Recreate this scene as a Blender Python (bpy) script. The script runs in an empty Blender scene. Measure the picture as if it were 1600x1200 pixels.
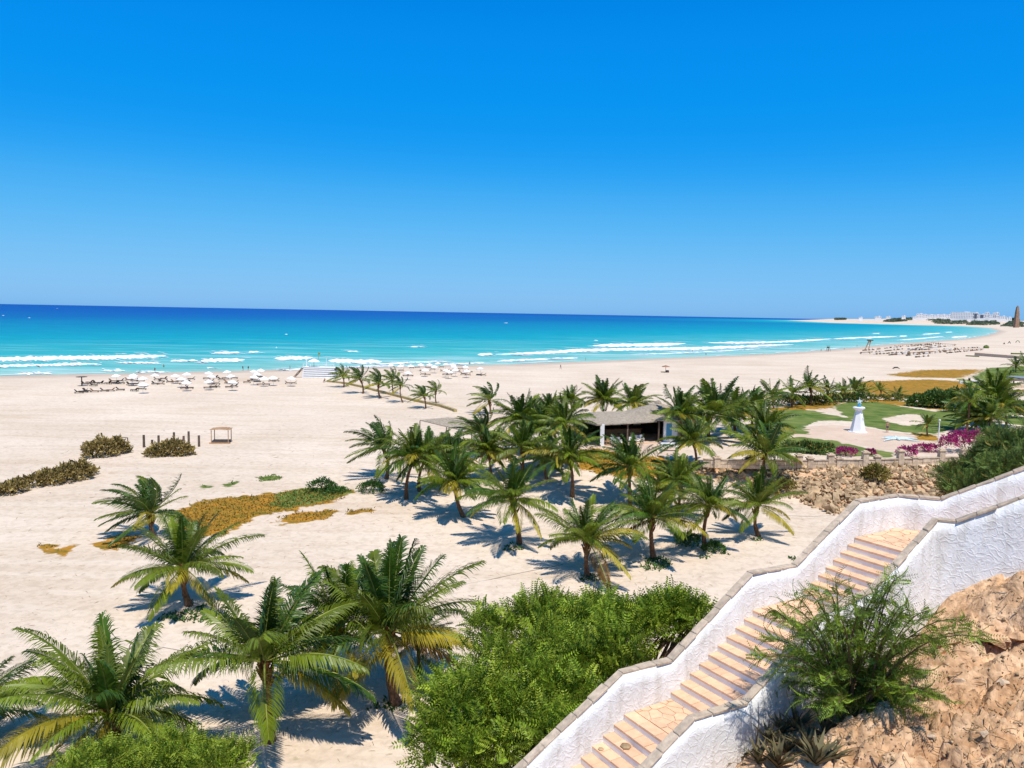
import bpy, math, random
import numpy as np
from mathutils import Vector, Matrix
rnd = random.Random(7)
nrg = np.random.default_rng(11)

# ------------------------------------------------------------------ camera, sky, sun, exposure
scn = bpy.context.scene
COL = scn.collection
F, PITCH, ROLL, CAMZ = 1200.0, math.radians(5.28), math.radians(1.05), 22.0
fwd = np.array([0, math.cos(PITCH), -math.sin(PITCH)])
r0 = np.array([1.0, 0, 0]); u0 = np.cross(r0, fwd)
rgt = r0 * math.cos(ROLL) + u0 * math.sin(ROLL)
upv = -r0 * math.sin(ROLL) + u0 * math.cos(ROLL)
CAM = np.array([0, 0, CAMZ])
cam_d = bpy.data.cameras.new('camera'); cam = bpy.data.objects.new('camera', cam_d); COL.objects.link(cam)
cam_d.lens = 27.0; cam_d.sensor_width = 36.0; cam_d.clip_start = 0.3; cam_d.clip_end = 120000
m = Matrix.Identity(4)
for i in range(3):
    m[i][0] = rgt[i]; m[i][1] = upv[i]; m[i][2] = -fwd[i]; m[i][3] = CAM[i]
cam.matrix_world = m
scn.camera = cam

SUN_EL, SUN_AZ = math.radians(65), math.radians(162)      # azimuth clockwise from +Y (the view direction)
world = bpy.data.worlds.new('World'); scn.world = world; world.use_nodes = True
wn = world.node_tree.nodes; wl = world.node_tree.links
bg = wn['Background']; sky = wn.new('ShaderNodeTexSky'); sky.sky_type = 'NISHITA'; sky.sun_disc = False
sky.sun_elevation = SUN_EL; sky.sun_rotation = SUN_AZ
sky.air_density = 1.0; sky.dust_density = 0.4; sky.ozone_density = 5.0; sky.altitude = 0
dn = wn.new('ShaderNodeVectorMath'); dn.operation = 'SCALE'; dn.inputs['Scale'].default_value = 0.1
up_s = wn.new('ShaderNodeVectorMath'); up_s.operation = 'SCALE'; up_s.inputs['Scale'].default_value = 10.0
cv = wn.new('ShaderNodeRGBCurve')                       # a polarised, vivid grade of the physical sky
for ch, pts in ((0, [(.10, .0), (.125, .001), (.20, .012), (.28, .075), (.43, .18), (.5, .215), (1, .45)]), (1, [(0, 0), (.13, .080), (.22, .25), (.34, .335), (.44, .435), (.57, .52), (1, .68)]), (2, [(0, 0), (.27, .20), (.41, .83), (.55, .90), (.65, .92), (1, 1.0)])):
    c_ = cv.mapping.curves[ch]; c_.points[0].location = pts[0] if ch else (0, 0); c_.points[1].location = pts[-1]
    for p_ in pts[1:-1] if ch else pts[:-1]: c_.points.new(*p_)
cv.mapping.update()
wl.new(sky.outputs[0], dn.inputs[0]); wl.new(dn.outputs[0], cv.inputs['Color']); wl.new(cv.outputs[0], up_s.inputs[0]); wl.new(up_s.outputs[0], bg.inputs['Color'])
bg.inputs['Strength'].default_value = 0.10
sd = bpy.data.lights.new('sun', 'SUN'); sd.energy = 4.9; sd.angle = math.radians(0.53); sd.color = (1.0, 0.93, 0.82)
sun = bpy.data.objects.new('sun', sd); COL.objects.link(sun)
sdir = Vector((math.sin(SUN_AZ) * math.cos(SUN_EL), math.cos(SUN_AZ) * math.cos(SUN_EL), math.sin(SUN_EL)))
sun.rotation_euler = sdir.to_track_quat('Z', 'Y').to_euler(); sun.location = (60, 60, 120)
vs = scn.view_settings; vs.view_transform = 'Standard'; vs.look = 'None'; vs.gamma = 1.0; vs.use_curve_mapping = False
vs.exposure = 0.0

# ------------------------------------------------------------------ numeric helpers
def vnoise(x, y, seed=0):
    x = np.asarray(x, float); y = np.asarray(y, float)
    xi = np.floor(x).astype(np.int64); yi = np.floor(y).astype(np.int64)
    fx = x - xi; fy = y - yi; fx = fx * fx * (3 - 2 * fx); fy = fy * fy * (3 - 2 * fy)
    def h(a, b):
        n = (a * 374761393 + b * 668265263 + seed * 974634777) & 0xffffffff
        n = ((n ^ (n >> 13)) * 1274126177) & 0xffffffff
        return ((n ^ (n >> 16)) & 0xffff) / 65535.0
    return (h(xi, yi) * (1 - fx) + h(xi + 1, yi) * fx) * (1 - fy) + (h(xi, yi + 1) * (1 - fx) + h(xi + 1, yi + 1) * fx) * fy
def fbm(x, y, seed=0, oct=4):
    s = 0; a = .5; t = 0
    for o in range(oct):
        s = s + a * vnoise(np.asarray(x) * 2 ** o, np.asarray(y) * 2 ** o, seed + o * 17); t += a; a *= .5
    return s / t
def sstep(a, b, x):
    t = np.clip((x - a) / (b - a), 0, 1); return t * t * (3 - 2 * t)
def sdf(poly, x, y):                     # positive inside
    x = np.asarray(x, float); y = np.asarray(y, float)
    d = np.full(x.shape, 1e18); ins = np.zeros(x.shape, bool)
    n = len(poly)
    for i in range(n):
        ax, ay = poly[i][0], poly[i][1]; bx, by = poly[(i + 1) % n][0], poly[(i + 1) % n][1]
        ex, ey = bx - ax, by - ay; wx = x - ax; wy = y - ay
        t = np.clip((wx * ex + wy * ey) / (ex * ex + ey * ey + 1e-12), 0, 1)
        d = np.minimum(d, (wx - ex * t) ** 2 + (wy - ey * t) ** 2)
        c = ((ay > y) != (by > y))
        with np.errstate(divide='ignore', invalid='ignore'):
            xc = ax + (y - ay) / ((by - ay) if by != ay else 1e-12) * (bx - ax)
        ins ^= c & (x < xc)
    return np.where(ins, 1, -1) * np.sqrt(d)
def ray(px, py):
    px = np.asarray(px, float)[..., None]; py = np.asarray(py, float)[..., None]
    return fwd + rgt * (px - 800) / F - upv * (py - 600) / F
def at(px, py, z=0.0):                   # where the line of sight through a photo pixel meets height z
    r = ray(px, py); t = (z - CAMZ) / r[2]; return CAM + r * t
def atd(px, py, dist):
    r = ray(px, py); return CAM + r * dist / math.hypot(r[0], r[1])

# ------------------------------------------------------------------ terrain height
SHORE_PX = [(-90, 589.5), (0, 587), (200, 583), (400, 578), (600, 572.5), (800, 569), (1000, 561), (1200, 553), (1300, 546), (1400, 537),
            (1500, 530), (1540, 524), (1560, 518), (1545, 512.5), (1500, 509.6), (1400, 507.2), (1300, 504.5), (1250, 501.6)]
SHORE = [tuple(at(x, y, 0)[:2]) for x, y in SHORE_PX]
LAND = [(-3000, -900), (-700, -40)] + SHORE + [(2900, 8200), (9000, 12000), (30000, 9000), (30000, -20000), (-3000, -20000)]
PLAT = [tuple(at(x, y, 5)[:2]) for x, y in [(905, 706), (930, 706), (1060, 714), (1110, 722), (1240, 728), (1380, 727), (1520, 723)]] + \
       [(75, 92), (110, 96), (200, 120), (200, 200)] + [tuple(at(x, y, 5)[:2]) for x, y in [(1560, 606), (1350, 612), (1200, 630), (1080, 642), (1000, 650), (900, 664), (860, 690)]]
SP = np.array([2.597, 16.122, 13.29]); SA = .547
SU = np.array([math.cos(SA), math.sin(SA)]); SW = np.array([SU[1], -SU[0]])
def st_of(x, y):
    dx = x - SP[0]; dy = y - SP[1]; return dx * SU[0] + dy * SU[1], dx * SW[0] + dy * SW[1]
def xy_of(s, t): return (SP[0] + s * SU[0] + t * SW[0], SP[1] + s * SU[1] + t * SW[1])
def cliff(x, y):
    s, t = st_of(x, y)
    zb = np.interp(s, [-14, -6, -1, 0, 2, 5, 7.4, 8.2, 9.2, 11, 14, 30, 60], [3.5, 9.3, 12.4, 12.95, 13.65, 14.35, 14.8, 15.5, 16.15, 17.0, 18.0, 20.0, 21])
    d2 = (s - 9.7) * .805 - t * .593
    kk = (s - 9.7) * .593 + t * .805
    out = np.where(s < 9.7, -t, np.where(kk < 0, np.hypot(s - 9.7, t), d2))
    left = (1.1 - .35 * sstep(0, 7, kk) * (s > 9.7)) * np.maximum(out, 0)
    z = zb - .12 - left
    z = z - .5 * sstep(-.4, .4, -out) * sstep(2.5, 2.0, t) * (s < 9.7)
    cs = sstep(2.3, 4.0, t) * (s > -8)
    z = z + cs * (.16 * (t - 2.3)) 
    lg = fbm(x * .55 + 3, y * .55, 5, 3) - .5
    rid = 1 - np.abs(2 * fbm(x * 1.1, y * 2.3, 9, 4) - 1)
    led_ = fbm(x * 1.3 + y * .4, y * 3.2 - x * .5, 41, 4); z = z + cs * (1.1 * lg + .6 * (rid - .6) + .25 * sstep(.47, .53, led_) + .07 * sstep(.57, .63, fbm(x * 3, y * 5, 42, 3)) + .07 * (fbm(x * 6, y * 11, 31, 3) - .5))
    z = np.where((kk > -.3) & (d2 < .2) & (d2 > -2.7), np.minimum(z, 15.3 + .5 * kk), z)
    # eroded hollow under a ledge on the right
    hx, hy = at(1572, 1012, 15.1)[:2]
    hd = np.sqrt(((x - hx) / 1.0) ** 2 + ((y - hy) / .55) ** 2)
    z = z - 1.9 * sstep(1.0, .6, hd)
    return z
def ground(x, y, detail=True):
    x = np.asarray(x, float); y = np.asarray(y, float)
    d = sdf(LAND, x, y); r = np.hypot(x, y)
    z = 2.0 * sstep(0, 60, d) + np.where(d < 0, np.maximum(d * .05, -6), 0)
    z = z + sstep(8, 80, d) * (.45 * (fbm(x / 26, y / 26, 1, 3) - .5) + .9 * (fbm(x / 90, y / 90, 2, 2) - .5) * sstep(70, 250, r))
    z = z + .10 * (fbm(x / 2.2, y / 2.2, 3, 2) - .5) * sstep(5, 40, d)
    far = sstep(1500, 2500, r) * sstep(40, 520, d)
    z = z + far * (19 + 17 * (fbm(x / 420, y / 420, 21, 4) - .28))
    ps = sdf(PLAT, x, y); w = np.interp(x, [4, 16, 21, 32, 45, 70, 90], [14, 13, 4.0, 6.0, 9, 9, 30])
    z = z + 3.0 * np.clip(1 + ps / w, 0, 1) * (r < 260)
    near = (r < 75)
    c = cliff(x, y)
    z = np.where(near & (c > z), c, z)
    return z
def hits(pts, zoff=0.0):
    pts = np.asarray(pts, float); R = ray(pts[:, 0], pts[:, 1])
    hor = np.hypot(R[:, 0], R[:, 1]); T = np.geomspace(7, 9000, 420)
    P = CAM[None, None] + R[:, None, :] * (T[None, :, None] / hor[:, None, None])
    dz = P[..., 2] - zoff - ground(P[..., 0], P[..., 1])
    k = np.argmax(dz < 0, axis=1); none = ~(dz < 0).any(axis=1); k = np.where(none, len(T) - 1, np.maximum(k, 1))
    a = T[k - 1]; b = T[k]
    for _ in range(18):
        mth = (a + b) / 2; Q = CAM + R * (mth / hor)[:, None]
        under = (Q[:, 2] - zoff - ground(Q[:, 0], Q[:, 1])) < 0
        b = np.where(under, mth, b); a = np.where(under, a, mth)
    return CAM + R * (b / hor)[:, None]
def hit(px, py, zoff=0.0):
    p = hits([(px, py)], zoff)[0]; p[2] -= zoff; return p
def gz(x, y): return float(ground(np.array([x]), np.array([y]))[0])

# ------------------------------------------------------------------ object helpers
def link(o, parent=None):
    COL.objects.link(o)
    if parent is not None: o.parent = parent
    return o
def tag(o, label=None, cat=None, group=None, kind=None):
    if label: o['label'] = label
    if cat: o['category'] = cat
    if group: o['group'] = group
    if kind: o['kind'] = kind
    return o
def thing(name, label, cat, loc=(0, 0, 0), rz=0.0, group=None):
    o = bpy.data.objects.new(name, None); o.empty_display_size = .2; link(o); o.location = loc; o.rotation_euler = (0, 0, rz)
    return tag(o, label, cat, group)
class MB:
    def __init__(s): s.v = []; s.f = []; s.m = []
    def add(s, vs, fs, mi=0):
        b = len(s.v); s.v += [tuple(v) for v in vs]; s.f += [tuple(b + i for i in f) for f in fs]; s.m += [mi] * len(fs); return s
    def box(s, c, h, mi=0, rz=0.0, taper=1.0, mat=None):
        ca, sa = math.cos(rz), math.sin(rz); vs = []
        for dz in (-1, 1):
            k = taper if dz > 0 else 1
            for dx, dy in ((-1, -1), (1, -1), (1, 1), (-1, 1)):
                x, y = dx * h[0] * k, dy * h[1] * k
                p = Vector((x * ca - y * sa, x * sa + y * ca, dz * h[2]))
                if mat is not None: p = mat @ Vector((x, y, dz * h[2]))
                vs.append((c[0] + p[0], c[1] + p[1], c[2] + p[2]))
        return s.add(vs, [(3, 2, 1, 0), (4, 5, 6, 7), (0, 1, 5, 4), (1, 2, 6, 5), (2, 3, 7, 6), (3, 0, 4, 7)], mi)
    def tube(s, pts, rad, n=6, mi=0, cap=True):
        pts = [Vector(p) for p in pts]; rads = rad if isinstance(rad, (list, tuple)) else [rad] * len(pts)
        vs = []; N = len(pts); pu = None
        for i, p in enumerate(pts):
            d = (pts[min(i + 1, N - 1)] - pts[max(i - 1, 0)]).normalized()
            u = (pu - d * pu.dot(d)) if pu is not None else d.cross(Vector((0, 0, 1)) if abs(d.z) < .9 else Vector((1, 0, 0)))
            u.normalize(); pu = u; v = d.cross(u)
            for k in range(n):
                a = 2 * math.pi * k / n; q = p + (u * math.cos(a) + v * math.sin(a)) * rads[i]; vs.append(q)
        fs = [(i * n + k, i * n + (k + 1) % n, (i + 1) * n + (k + 1) % n, (i + 1) * n + k) for i in range(N - 1) for k in range(n)]
        if cap: fs += [tuple(range(n - 1, -1, -1)), tuple((N - 1) * n + k for k in range(n))]
        return s.add(vs, fs, mi)
    def lathe(s, prof, n=12, mi=0, c=(0, 0, 0), ph=0.0):
        vs = []
        for r, z in prof:
            for k in range(n):
                a = 2 * math.pi * k / n + ph; vs.append((c[0] + r * math.cos(a), c[1] + r * math.sin(a), c[2] + z))
        N = len(prof)
        fs = [(i * n + k, i * n + (k + 1) % n, (i + 1) * n + (k + 1) % n, (i + 1) * n + k) for i in range(N - 1) for k in range(n)]
        fs += [tuple(range(n - 1, -1, -1)), tuple((N - 1) * n + k for k in range(n))]
        return s.add(vs, fs, mi)
    def prism(s, poly, z0, z1, mi=0):
        n = len(poly); vs = [(p[0], p[1], z0) for p in poly] + [(p[0], p[1], z1) for p in poly]
        return s.add(vs, [tuple(range(n - 1, -1, -1)), tuple(range(n, 2 * n))] + [(k, (k + 1) % n, n + (k + 1) % n, n + k) for k in range(n)], mi)
    def mesh(s, name, mats, smooth=False):
        me = bpy.data.meshes.new(name); me.from_pydata(s.v, [], s.f)
        for mt in (mats if isinstance(mats, (list, tuple)) else [mats]): me.materials.append(mt)
        me.polygons.foreach_set('material_index', s.m)
        if smooth: me.polygons.foreach_set('use_smooth', [True] * len(s.f))
        me.update(); return me
    def build(s, name, mats, parent=None, smooth=False, loc=None, bevel=0):
        o = bpy.data.objects.new(name, s.mesh(name, mats, smooth)); link(o, parent)
        if loc is not None: o.location = loc
        if bevel:
            b = o.modifiers.new('bevel', 'BEVEL'); b.width = bevel; b.segments = 1; b.limit_method = 'ANGLE'
        return o
def np_mesh(name, V, Fq, mats, mi=None, smooth=False):
    """V (n,3), Fq (m,k) constant-size faces"""
    me = bpy.data.meshes.new(name); V = np.ascontiguousarray(V, np.float32); Fq = np.ascontiguousarray(Fq, np.int32)
    me.vertices.add(len(V)); me.vertices.foreach_set('co', V.ravel())
    k = Fq.shape[1]; me.loops.add(Fq.size); me.loops.foreach_set('vertex_index', Fq.ravel())
    me.polygons.add(len(Fq)); me.polygons.foreach_set('loop_start', np.arange(len(Fq), dtype=np.int32) * k)
    try: me.polygons.foreach_set('loop_total', np.full(len(Fq), k, np.int32))
    except Exception: pass
    for mt in (mats if isinstance(mats, (list, tuple)) else [mats]): me.materials.append(mt)
    if mi is not None: me.polygons.foreach_set('material_index', np.ascontiguousarray(mi, np.int32))
    if smooth: me.polygons.foreach_set('use_smooth', np.ones(len(Fq), bool))
    me.update(calc_edges=True); me.validate(); return me
def rot_from(d, spin=None, rng=nrg):
    """(N,3) directions -> (N,3,3): local +X along d, random spin"""
    d = d / np.linalg.norm(d, axis=1, keepdims=True); N = len(d)
    a = rng.normal(size=(N, 3)) if spin is None else spin
    y = np.cross(a, d); y /= np.linalg.norm(y, axis=1, keepdims=True) + 1e-9; z = np.cross(d, y)
    return np.stack([d, y, z], axis=2)
def scatter(tv, tf, P, R, S):
    tv = np.asarray(tv, float); tf = np.asarray(tf, int); N = len(P)
    S = np.asarray(S, float); S = S[:, None, None] if S.ndim == 1 else S[:, None, :]
    V = np.einsum('nij,nkj->nki', R, tv[None] * S) + P[:, None, :]
    Fa = tf[None] + (np.arange(N) * len(tv))[:, None, None]
    return V.reshape(-1, 3), Fa.reshape(-1, tf.shape[1])

# ------------------------------------------------------------------ materials
def mat(name, col, rough=.8, spec=.3, vary=0.0, nscale=3.0, bump=0.0, bscale=20.0, island=0.0, obj=0.0, trans=0.0, col2=None, detail=4.0, dist=0.0, metal=0.0, coord='Object', bdist=.02):
    M = bpy.data.materials.new(name); M.use_nodes = True; nt = M.node_tree; N = nt.nodes; L = nt.links
    b = N['Principled BSDF']; b.inputs['Roughness'].default_value = rough; b.inputs['Specular IOR Level'].default_value = spec; b.inputs['Metallic'].default_value = metal
    c = (*col, 1); b.inputs['Base Color'].default_value = c
    tc = N.new('ShaderNodeTexCoord'); src = tc.outputs[coord]
    out = None
    if vary or col2:
        nz = N.new('ShaderNodeTexNoise'); nz.inputs['Scale'].default_value = nscale; nz.inputs['Detail'].default_value = detail; nz.inputs['Distortion'].default_value = dist
        L.new(src, nz.inputs['Vector'])
        rp = N.new('ShaderNodeValToRGB'); rp.color_ramp.elements[0].position = .3; rp.color_ramp.elements[1].position = .7
        c2 = col2 if col2 else tuple(min(1, x * (1 + vary)) for x in col)
        c1 = col if col2 else tuple(x * (1 - vary) for x in col)
        rp.color_ramp.elements[0].color = (*c1, 1); rp.color_ramp.elements[1].color = (*c2, 1)
        L.new(nz.outputs['Fac'], rp.inputs['Fac']); out = rp.outputs['Color']
    if island or obj:
        hs = N.new('ShaderNodeHueSaturation'); mr = N.new('ShaderNodeMapRange'); k = island or obj
        mr.inputs['To Min'].default_value = 1 - k; mr.inputs['To Max'].default_value = 1 + k
        if island:
            g = N.new('ShaderNodeNewGeometry'); L.new(g.outputs['Random Per Island'], mr.inputs['Value'])
        else:
            g = N.new('ShaderNodeObjectInfo'); L.new(g.outputs['Random'], mr.inputs['Value'])
        L.new(mr.outputs[0], hs.inputs['Value'])
        if out: L.new(out, hs.inputs['Color'])
        else: hs.inputs['Color'].default_value = c
        out = hs.outputs['Color']
    if out: L.new(out, b.inputs['Base Color'])
    if bump:
        nb = N.new('ShaderNodeTexNoise'); nb.inputs['Scale'].default_value = bscale; nb.inputs['Detail'].default_value = 5
        L.new(src, nb.inputs['Vector']); bp = N.new('ShaderNodeBump'); bp.inputs['Strength'].default_value = bump; bp.inputs['Distance'].default_value = bdist
        L.new(nb.outputs['Fac'], bp.inputs['Height']); L.new(bp.outputs[0], b.inputs['Normal'])
    if trans:
        tr = N.new('ShaderNodeBsdfTranslucent'); mx = N.new('ShaderNodeMixShader'); mx.inputs[0].default_value = trans
        if out: L.new(out, tr.inputs['Color'])
        else: tr.inputs['Color'].default_value = c
        L.new(b.outputs[0], mx.inputs[1]); L.new(tr.outputs[0], mx.inputs[2]); L.new(mx.outputs[0], N['Material Output'].inputs['Surface'])
    return M
Mt = {}
Mt['leaf_g'] = mat('palm_leaf_green', (.050, .105, .008), .42, .4, vary=.35, nscale=1.2, obj=.35, trans=.22)
Mt['leaf_m'] = mat('palm_leaf_mid', (.14, .19, .010), .45, .4, vary=.3, nscale=1.2, obj=.3, trans=.25)
Mt['leaf_y'] = mat('palm_leaf_yellowing', (.34, .28, .022), .5, .4, vary=.3, nscale=1.5, obj=.25, trans=.25)
Mt['leaf_d'] = mat('palm_leaf_dead', (.20, .115, .03), .8, .2, vary=.4, nscale=2, obj=.3, trans=.1)
Mt['rachis'] = mat('palm_rachis', (.22, .25, .05), .55, .3, vary=.2)
Mt['trunk'] = mat('palm_trunk', (.16, .085, .045), .9, .2, vary=.55, nscale=7, bump=1, bscale=18, obj=.15, bdist=.04)
Mt['boot'] = mat('palm_leaf_base_fibre', (.13, .06, .022), .95, .1, vary=.6, nscale=9, bump=1, bscale=25, obj=.2)
Mt['white'] = mat('white_paint', (.80, .80, .79), .7, .3, vary=.05, nscale=.7)
Mt['tile'] = mat('peach_stair_tile', (.72, .46, .29), .75, .25, vary=.12, nscale=5, obj=.1, bump=.3, bscale=30, bdist=.01)
Mt['mortar'] = mat('pale_mortar', (.55, .42, .32), .9, .1, vary=.2, nscale=8)
Mt['coping'] = mat('coping_stone', (.50, .395, .29), .85, .2, vary=.25, nscale=6, obj=.12, bump=.8, bscale=20)
Mt['rock'] = mat('bank_rock', (.42, .295, .17), .9, .15, vary=.4, nscale=2.5, obj=.3, bump=.8, bscale=6, bdist=.06)
Mt['rock_i'] = mat('small_rock', (.40, .285, .17), .9, .15, vary=.3, nscale=3, island=.4, bump=.5, bscale=8)
Mt['pale_stone'] = mat('pale_parapet_stone', (.57, .44, .31), .9, .15, vary=.25, nscale=3, obj=.12, bump=.6, bscale=12, bdist=.03)
Mt['wood'] = mat('weathered_wood', (.13, .095, .07), .85, .2, vary=.35, nscale=6, obj=.2)
Mt['wood_l'] = mat('pale_timber', (.42, .25, .13), .8, .2, vary=.25, nscale=6)
Mt['thatch'] = mat('grey_thatch', (.36, .30, .23), .95, .1, vary=.35, nscale=4, bump=1, bscale=14, detail=8, bdist=.06)
Mt['canvas'] = mat('white_canvas', (.85, .83, .78), .8, .1, vary=.06, nscale=1, obj=.06)
Mt['dark'] = mat('dark_fabric', (.05, .04, .035), .8, .2, vary=.4, nscale=2, obj=.5)
Mt['brownf'] = mat('brown_fabric', (.22, .12, .07), .8, .2, vary=.4, nscale=2, obj=.4)
Mt['skin'] = mat('skin', (.42, .22, .14), .6, .3, vary=.1)
Mt['navy'] = mat('swimwear', (.03, .035, .07), .8, .2, obj=.4, vary=.1)
Mt['foam'] = mat('foam', (.86, .88, .88), .8, .1, vary=.08, nscale=.5)
Mt['blue'] = mat('blue_mosaic', (.05, .28, .48), .4, .5, vary=.4, nscale=12)
Mt['paleblue'] = mat('pale_blue_concrete', (.56, .68, .68), .7, .3, vary=.2, nscale=2)
Mt['acacia'] = mat('feathery_leaf', (.175, .26, .018), .6, .3, vary=.55, nscale=1.1, island=.45, trans=.3)
Mt['acacia_l'] = mat('light_feathery_leaf', (.30, .38, .035), .6, .3, vary=.3, nscale=.9, island=.35, trans=.3)
Mt['mimosa'] = mat('dark_feathery_leaf', (.15, .23, .03), .6, .3, vary=.4, nscale=1.5, island=.4, trans=.25)
Mt['olive'] = mat('olive_brush_leaf', (.27, .20, .065), .8, .2, vary=.35, nscale=.8, island=.45, trans=.1)
Mt['hedge'] = mat('hedge_leaf', (.12, .18, .035), .7, .3, vary=.35, nscale=.6, island=.4, trans=.2)
Mt['hedge_o'] = mat('dry_hedge_leaf', (.22, .18, .04), .8, .2, vary=.35, nscale=.6, island=.4, trans=.15)
Mt['shrubg'] = mat('dark_shrub_leaf', (.05, .12, .02), .6, .3, vary=.4, nscale=1, island=.4, trans=.2)
Mt['magenta'] = mat('bougainvillea_bract', (.48, .02, .20), .7, .2, vary=.3, nscale=1.5, island=.35, trans=.25)
Mt['agave'] = mat('agave_leaf', (.12, .10, .045), .7, .3, vary=.4, nscale=5, island=.35)
Mt['bark'] = mat('twig_bark', (.13, .085, .05), .9, .1, vary=.3, nscale=8)
Mt['dry'] = mat('dry_debris', (.26, .17, .09), .9, .1, island=.6)
Mt['grass_g'] = mat('ground_cover_green', (.12, .19, .03), .8, .2, island=.4, trans=.15)
Mt['grass_o'] = mat('ground_cover_orange', (.17, .16, .03), .85, .2, island=.4, trans=.1, col2=(.36, .19, .035), nscale=.5)
Mt['far_scrub'] = mat('far_scrub_leaf', (.12, .15, .09), .9, .1, vary=.3, nscale=.02, island=.3)
Mt['far_white'] = mat('far_white_wall', (.82, .80, .78), .8, .2, vary=.05, nscale=.05, obj=.05)
Mt['far_glass'] = mat('far_window', (.10, .12, .15), .3, .5)
Mt['tower_s'] = mat('old_brick', (.30, .18, .12), .9, .1, vary=.3, nscale=.3)
Mt['olive_curb'] = mat('ochre_kerb', (.38, .30, .14), .9, .1, vary=.25, nscale=.8)
Mt['metal'] = mat('pale_metal', (.65, .66, .64), .4, .5, vary=.05)
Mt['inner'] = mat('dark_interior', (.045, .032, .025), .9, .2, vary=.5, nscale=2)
Mt['greyroof'] = mat('grey_roofing', (.22, .25, .24), .6, .3, vary=.3, nscale=.4, dist=1)
Mt['hose'] = mat('grey_hose', (.22, .19, .16), .7, .2)
Mt['clod'] = mat('dirt_clod', (.50, .29, .15), .95, .1, col2=(.76, .51, .31), nscale=2, bump=1, bscale=5, bdist=.08)
Mt['patio'] = mat('patio_paving', (.60, .42, .28), .85, .2, vary=.12, nscale=1.5)

def stucco():
    M = bpy.data.materials.new('white_swirled_stucco'); M.use_nodes = True; nt = M.node_tree; N = nt.nodes; L = nt.links
    b = N['Principled BSDF']; b.inputs['Roughness'].default_value = .95; b.inputs['Specular IOR Level'].default_value = .08
    tc = N.new('ShaderNodeTexCoord'); n1 = N.new('ShaderNodeTexNoise'); n1.inputs['Scale'].default_value = 2.2; n1.inputs['Detail'].default_value = 2
    L.new(tc.outputs['Object'], n1.inputs['Vector'])
    mx = N.new('ShaderNodeVectorMath'); mx.operation = 'MULTIPLY_ADD'; mx.inputs[1].default_value = (1.1, 1.1, 1.1)
    L.new(n1.outputs['Color'], mx.inputs[0]); L.new(tc.outputs['Object'], mx.inputs[2])
    w = N.new('ShaderNodeTexVoronoi'); w.feature = 'DISTANCE_TO_EDGE'; w.inputs['Scale'].default_value = 3.3; L.new(mx.outputs[0], w.inputs['Vector'])
    rp = N.new('ShaderNodeValToRGB'); rp.color_ramp.elements[0].position = 0; rp.color_ramp.elements[0].color = (1, 1, 1, 1); rp.color_ramp.elements[1].position = .13; rp.color_ramp.elements[1].color = (0, 0, 0, 1)
    L.new(w.outputs['Distance'], rp.inputs['Fac'])
    n2 = N.new('ShaderNodeTexNoise'); n2.inputs['Scale'].default_value = 9; n2.inputs['Detail'].default_value = 5; n2.inputs['Distortion'].default_value = 2.5; L.new(tc.outputs['Object'], n2.inputs['Vector'])
    ad = N.new('ShaderNodeMath'); ad.operation = 'MULTIPLY_ADD'; ad.inputs[1].default_value = .55; L.new(rp.outputs[0], ad.inputs[0]); L.new(n2.outputs['Fac'], ad.inputs[2])
    bp = N.new('ShaderNodeBump'); bp.inputs['Strength'].default_value = .38; bp.inputs['Distance'].default_value = .035; L.new(ad.outputs[0], bp.inputs['Height']); L.new(bp.outputs[0], b.inputs['Normal'])
    n3 = N.new('ShaderNodeTexNoise'); n3.inputs['Scale'].default_value = 1.3; n3.inputs['Detail'].default_value = 7; L.new(tc.outputs['Object'], n3.inputs['Vector'])
    r2 = N.new('ShaderNodeValToRGB'); r2.color_ramp.elements[0].position = .3; r2.color_ramp.elements[0].color = (.74, .73, .71, 1); r2.color_ramp.elements[1].position = .6; r2.color_ramp.elements[1].color = (.84, .84, .83, 1)
    L.new(n3.outputs['Fac'], r2.inputs['Fac'])
    mp = N.new('ShaderNodeMapping'); mp.inputs['Scale'].default_value = (3.5, 3.5, .5); L.new(tc.outputs['Object'], mp.inputs['Vector']); n4 = N.new('ShaderNodeTexNoise'); n4.inputs['Scale'].default_value = 1.2; n4.inputs['Detail'].default_value = 6; L.new(mp.outputs[0], n4.inputs['Vector'])
    r3 = N.new('ShaderNodeValToRGB'); r3.color_ramp.elements[0].position = .28; r3.color_ramp.elements[0].color = (.80, .77, .72, 1); r3.color_ramp.elements[1].position = .50; r3.color_ramp.elements[1].color = (1, 1, 1, 1); L.new(n4.outputs['Fac'], r3.inputs['Fac'])
    mm = N.new('ShaderNodeMix'); mm.data_type = 'RGBA'; mm.blend_type = 'MULTIPLY'; mm.inputs['Factor'].default_value = 1; L.new(r2.outputs[0], mm.inputs['A']); L.new(r3.outputs[0], mm.inputs['B']); L.new(mm.outputs['Result'], b.inputs['Base Color'])
    return M
Mt['stucco'] = stucco()

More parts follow.
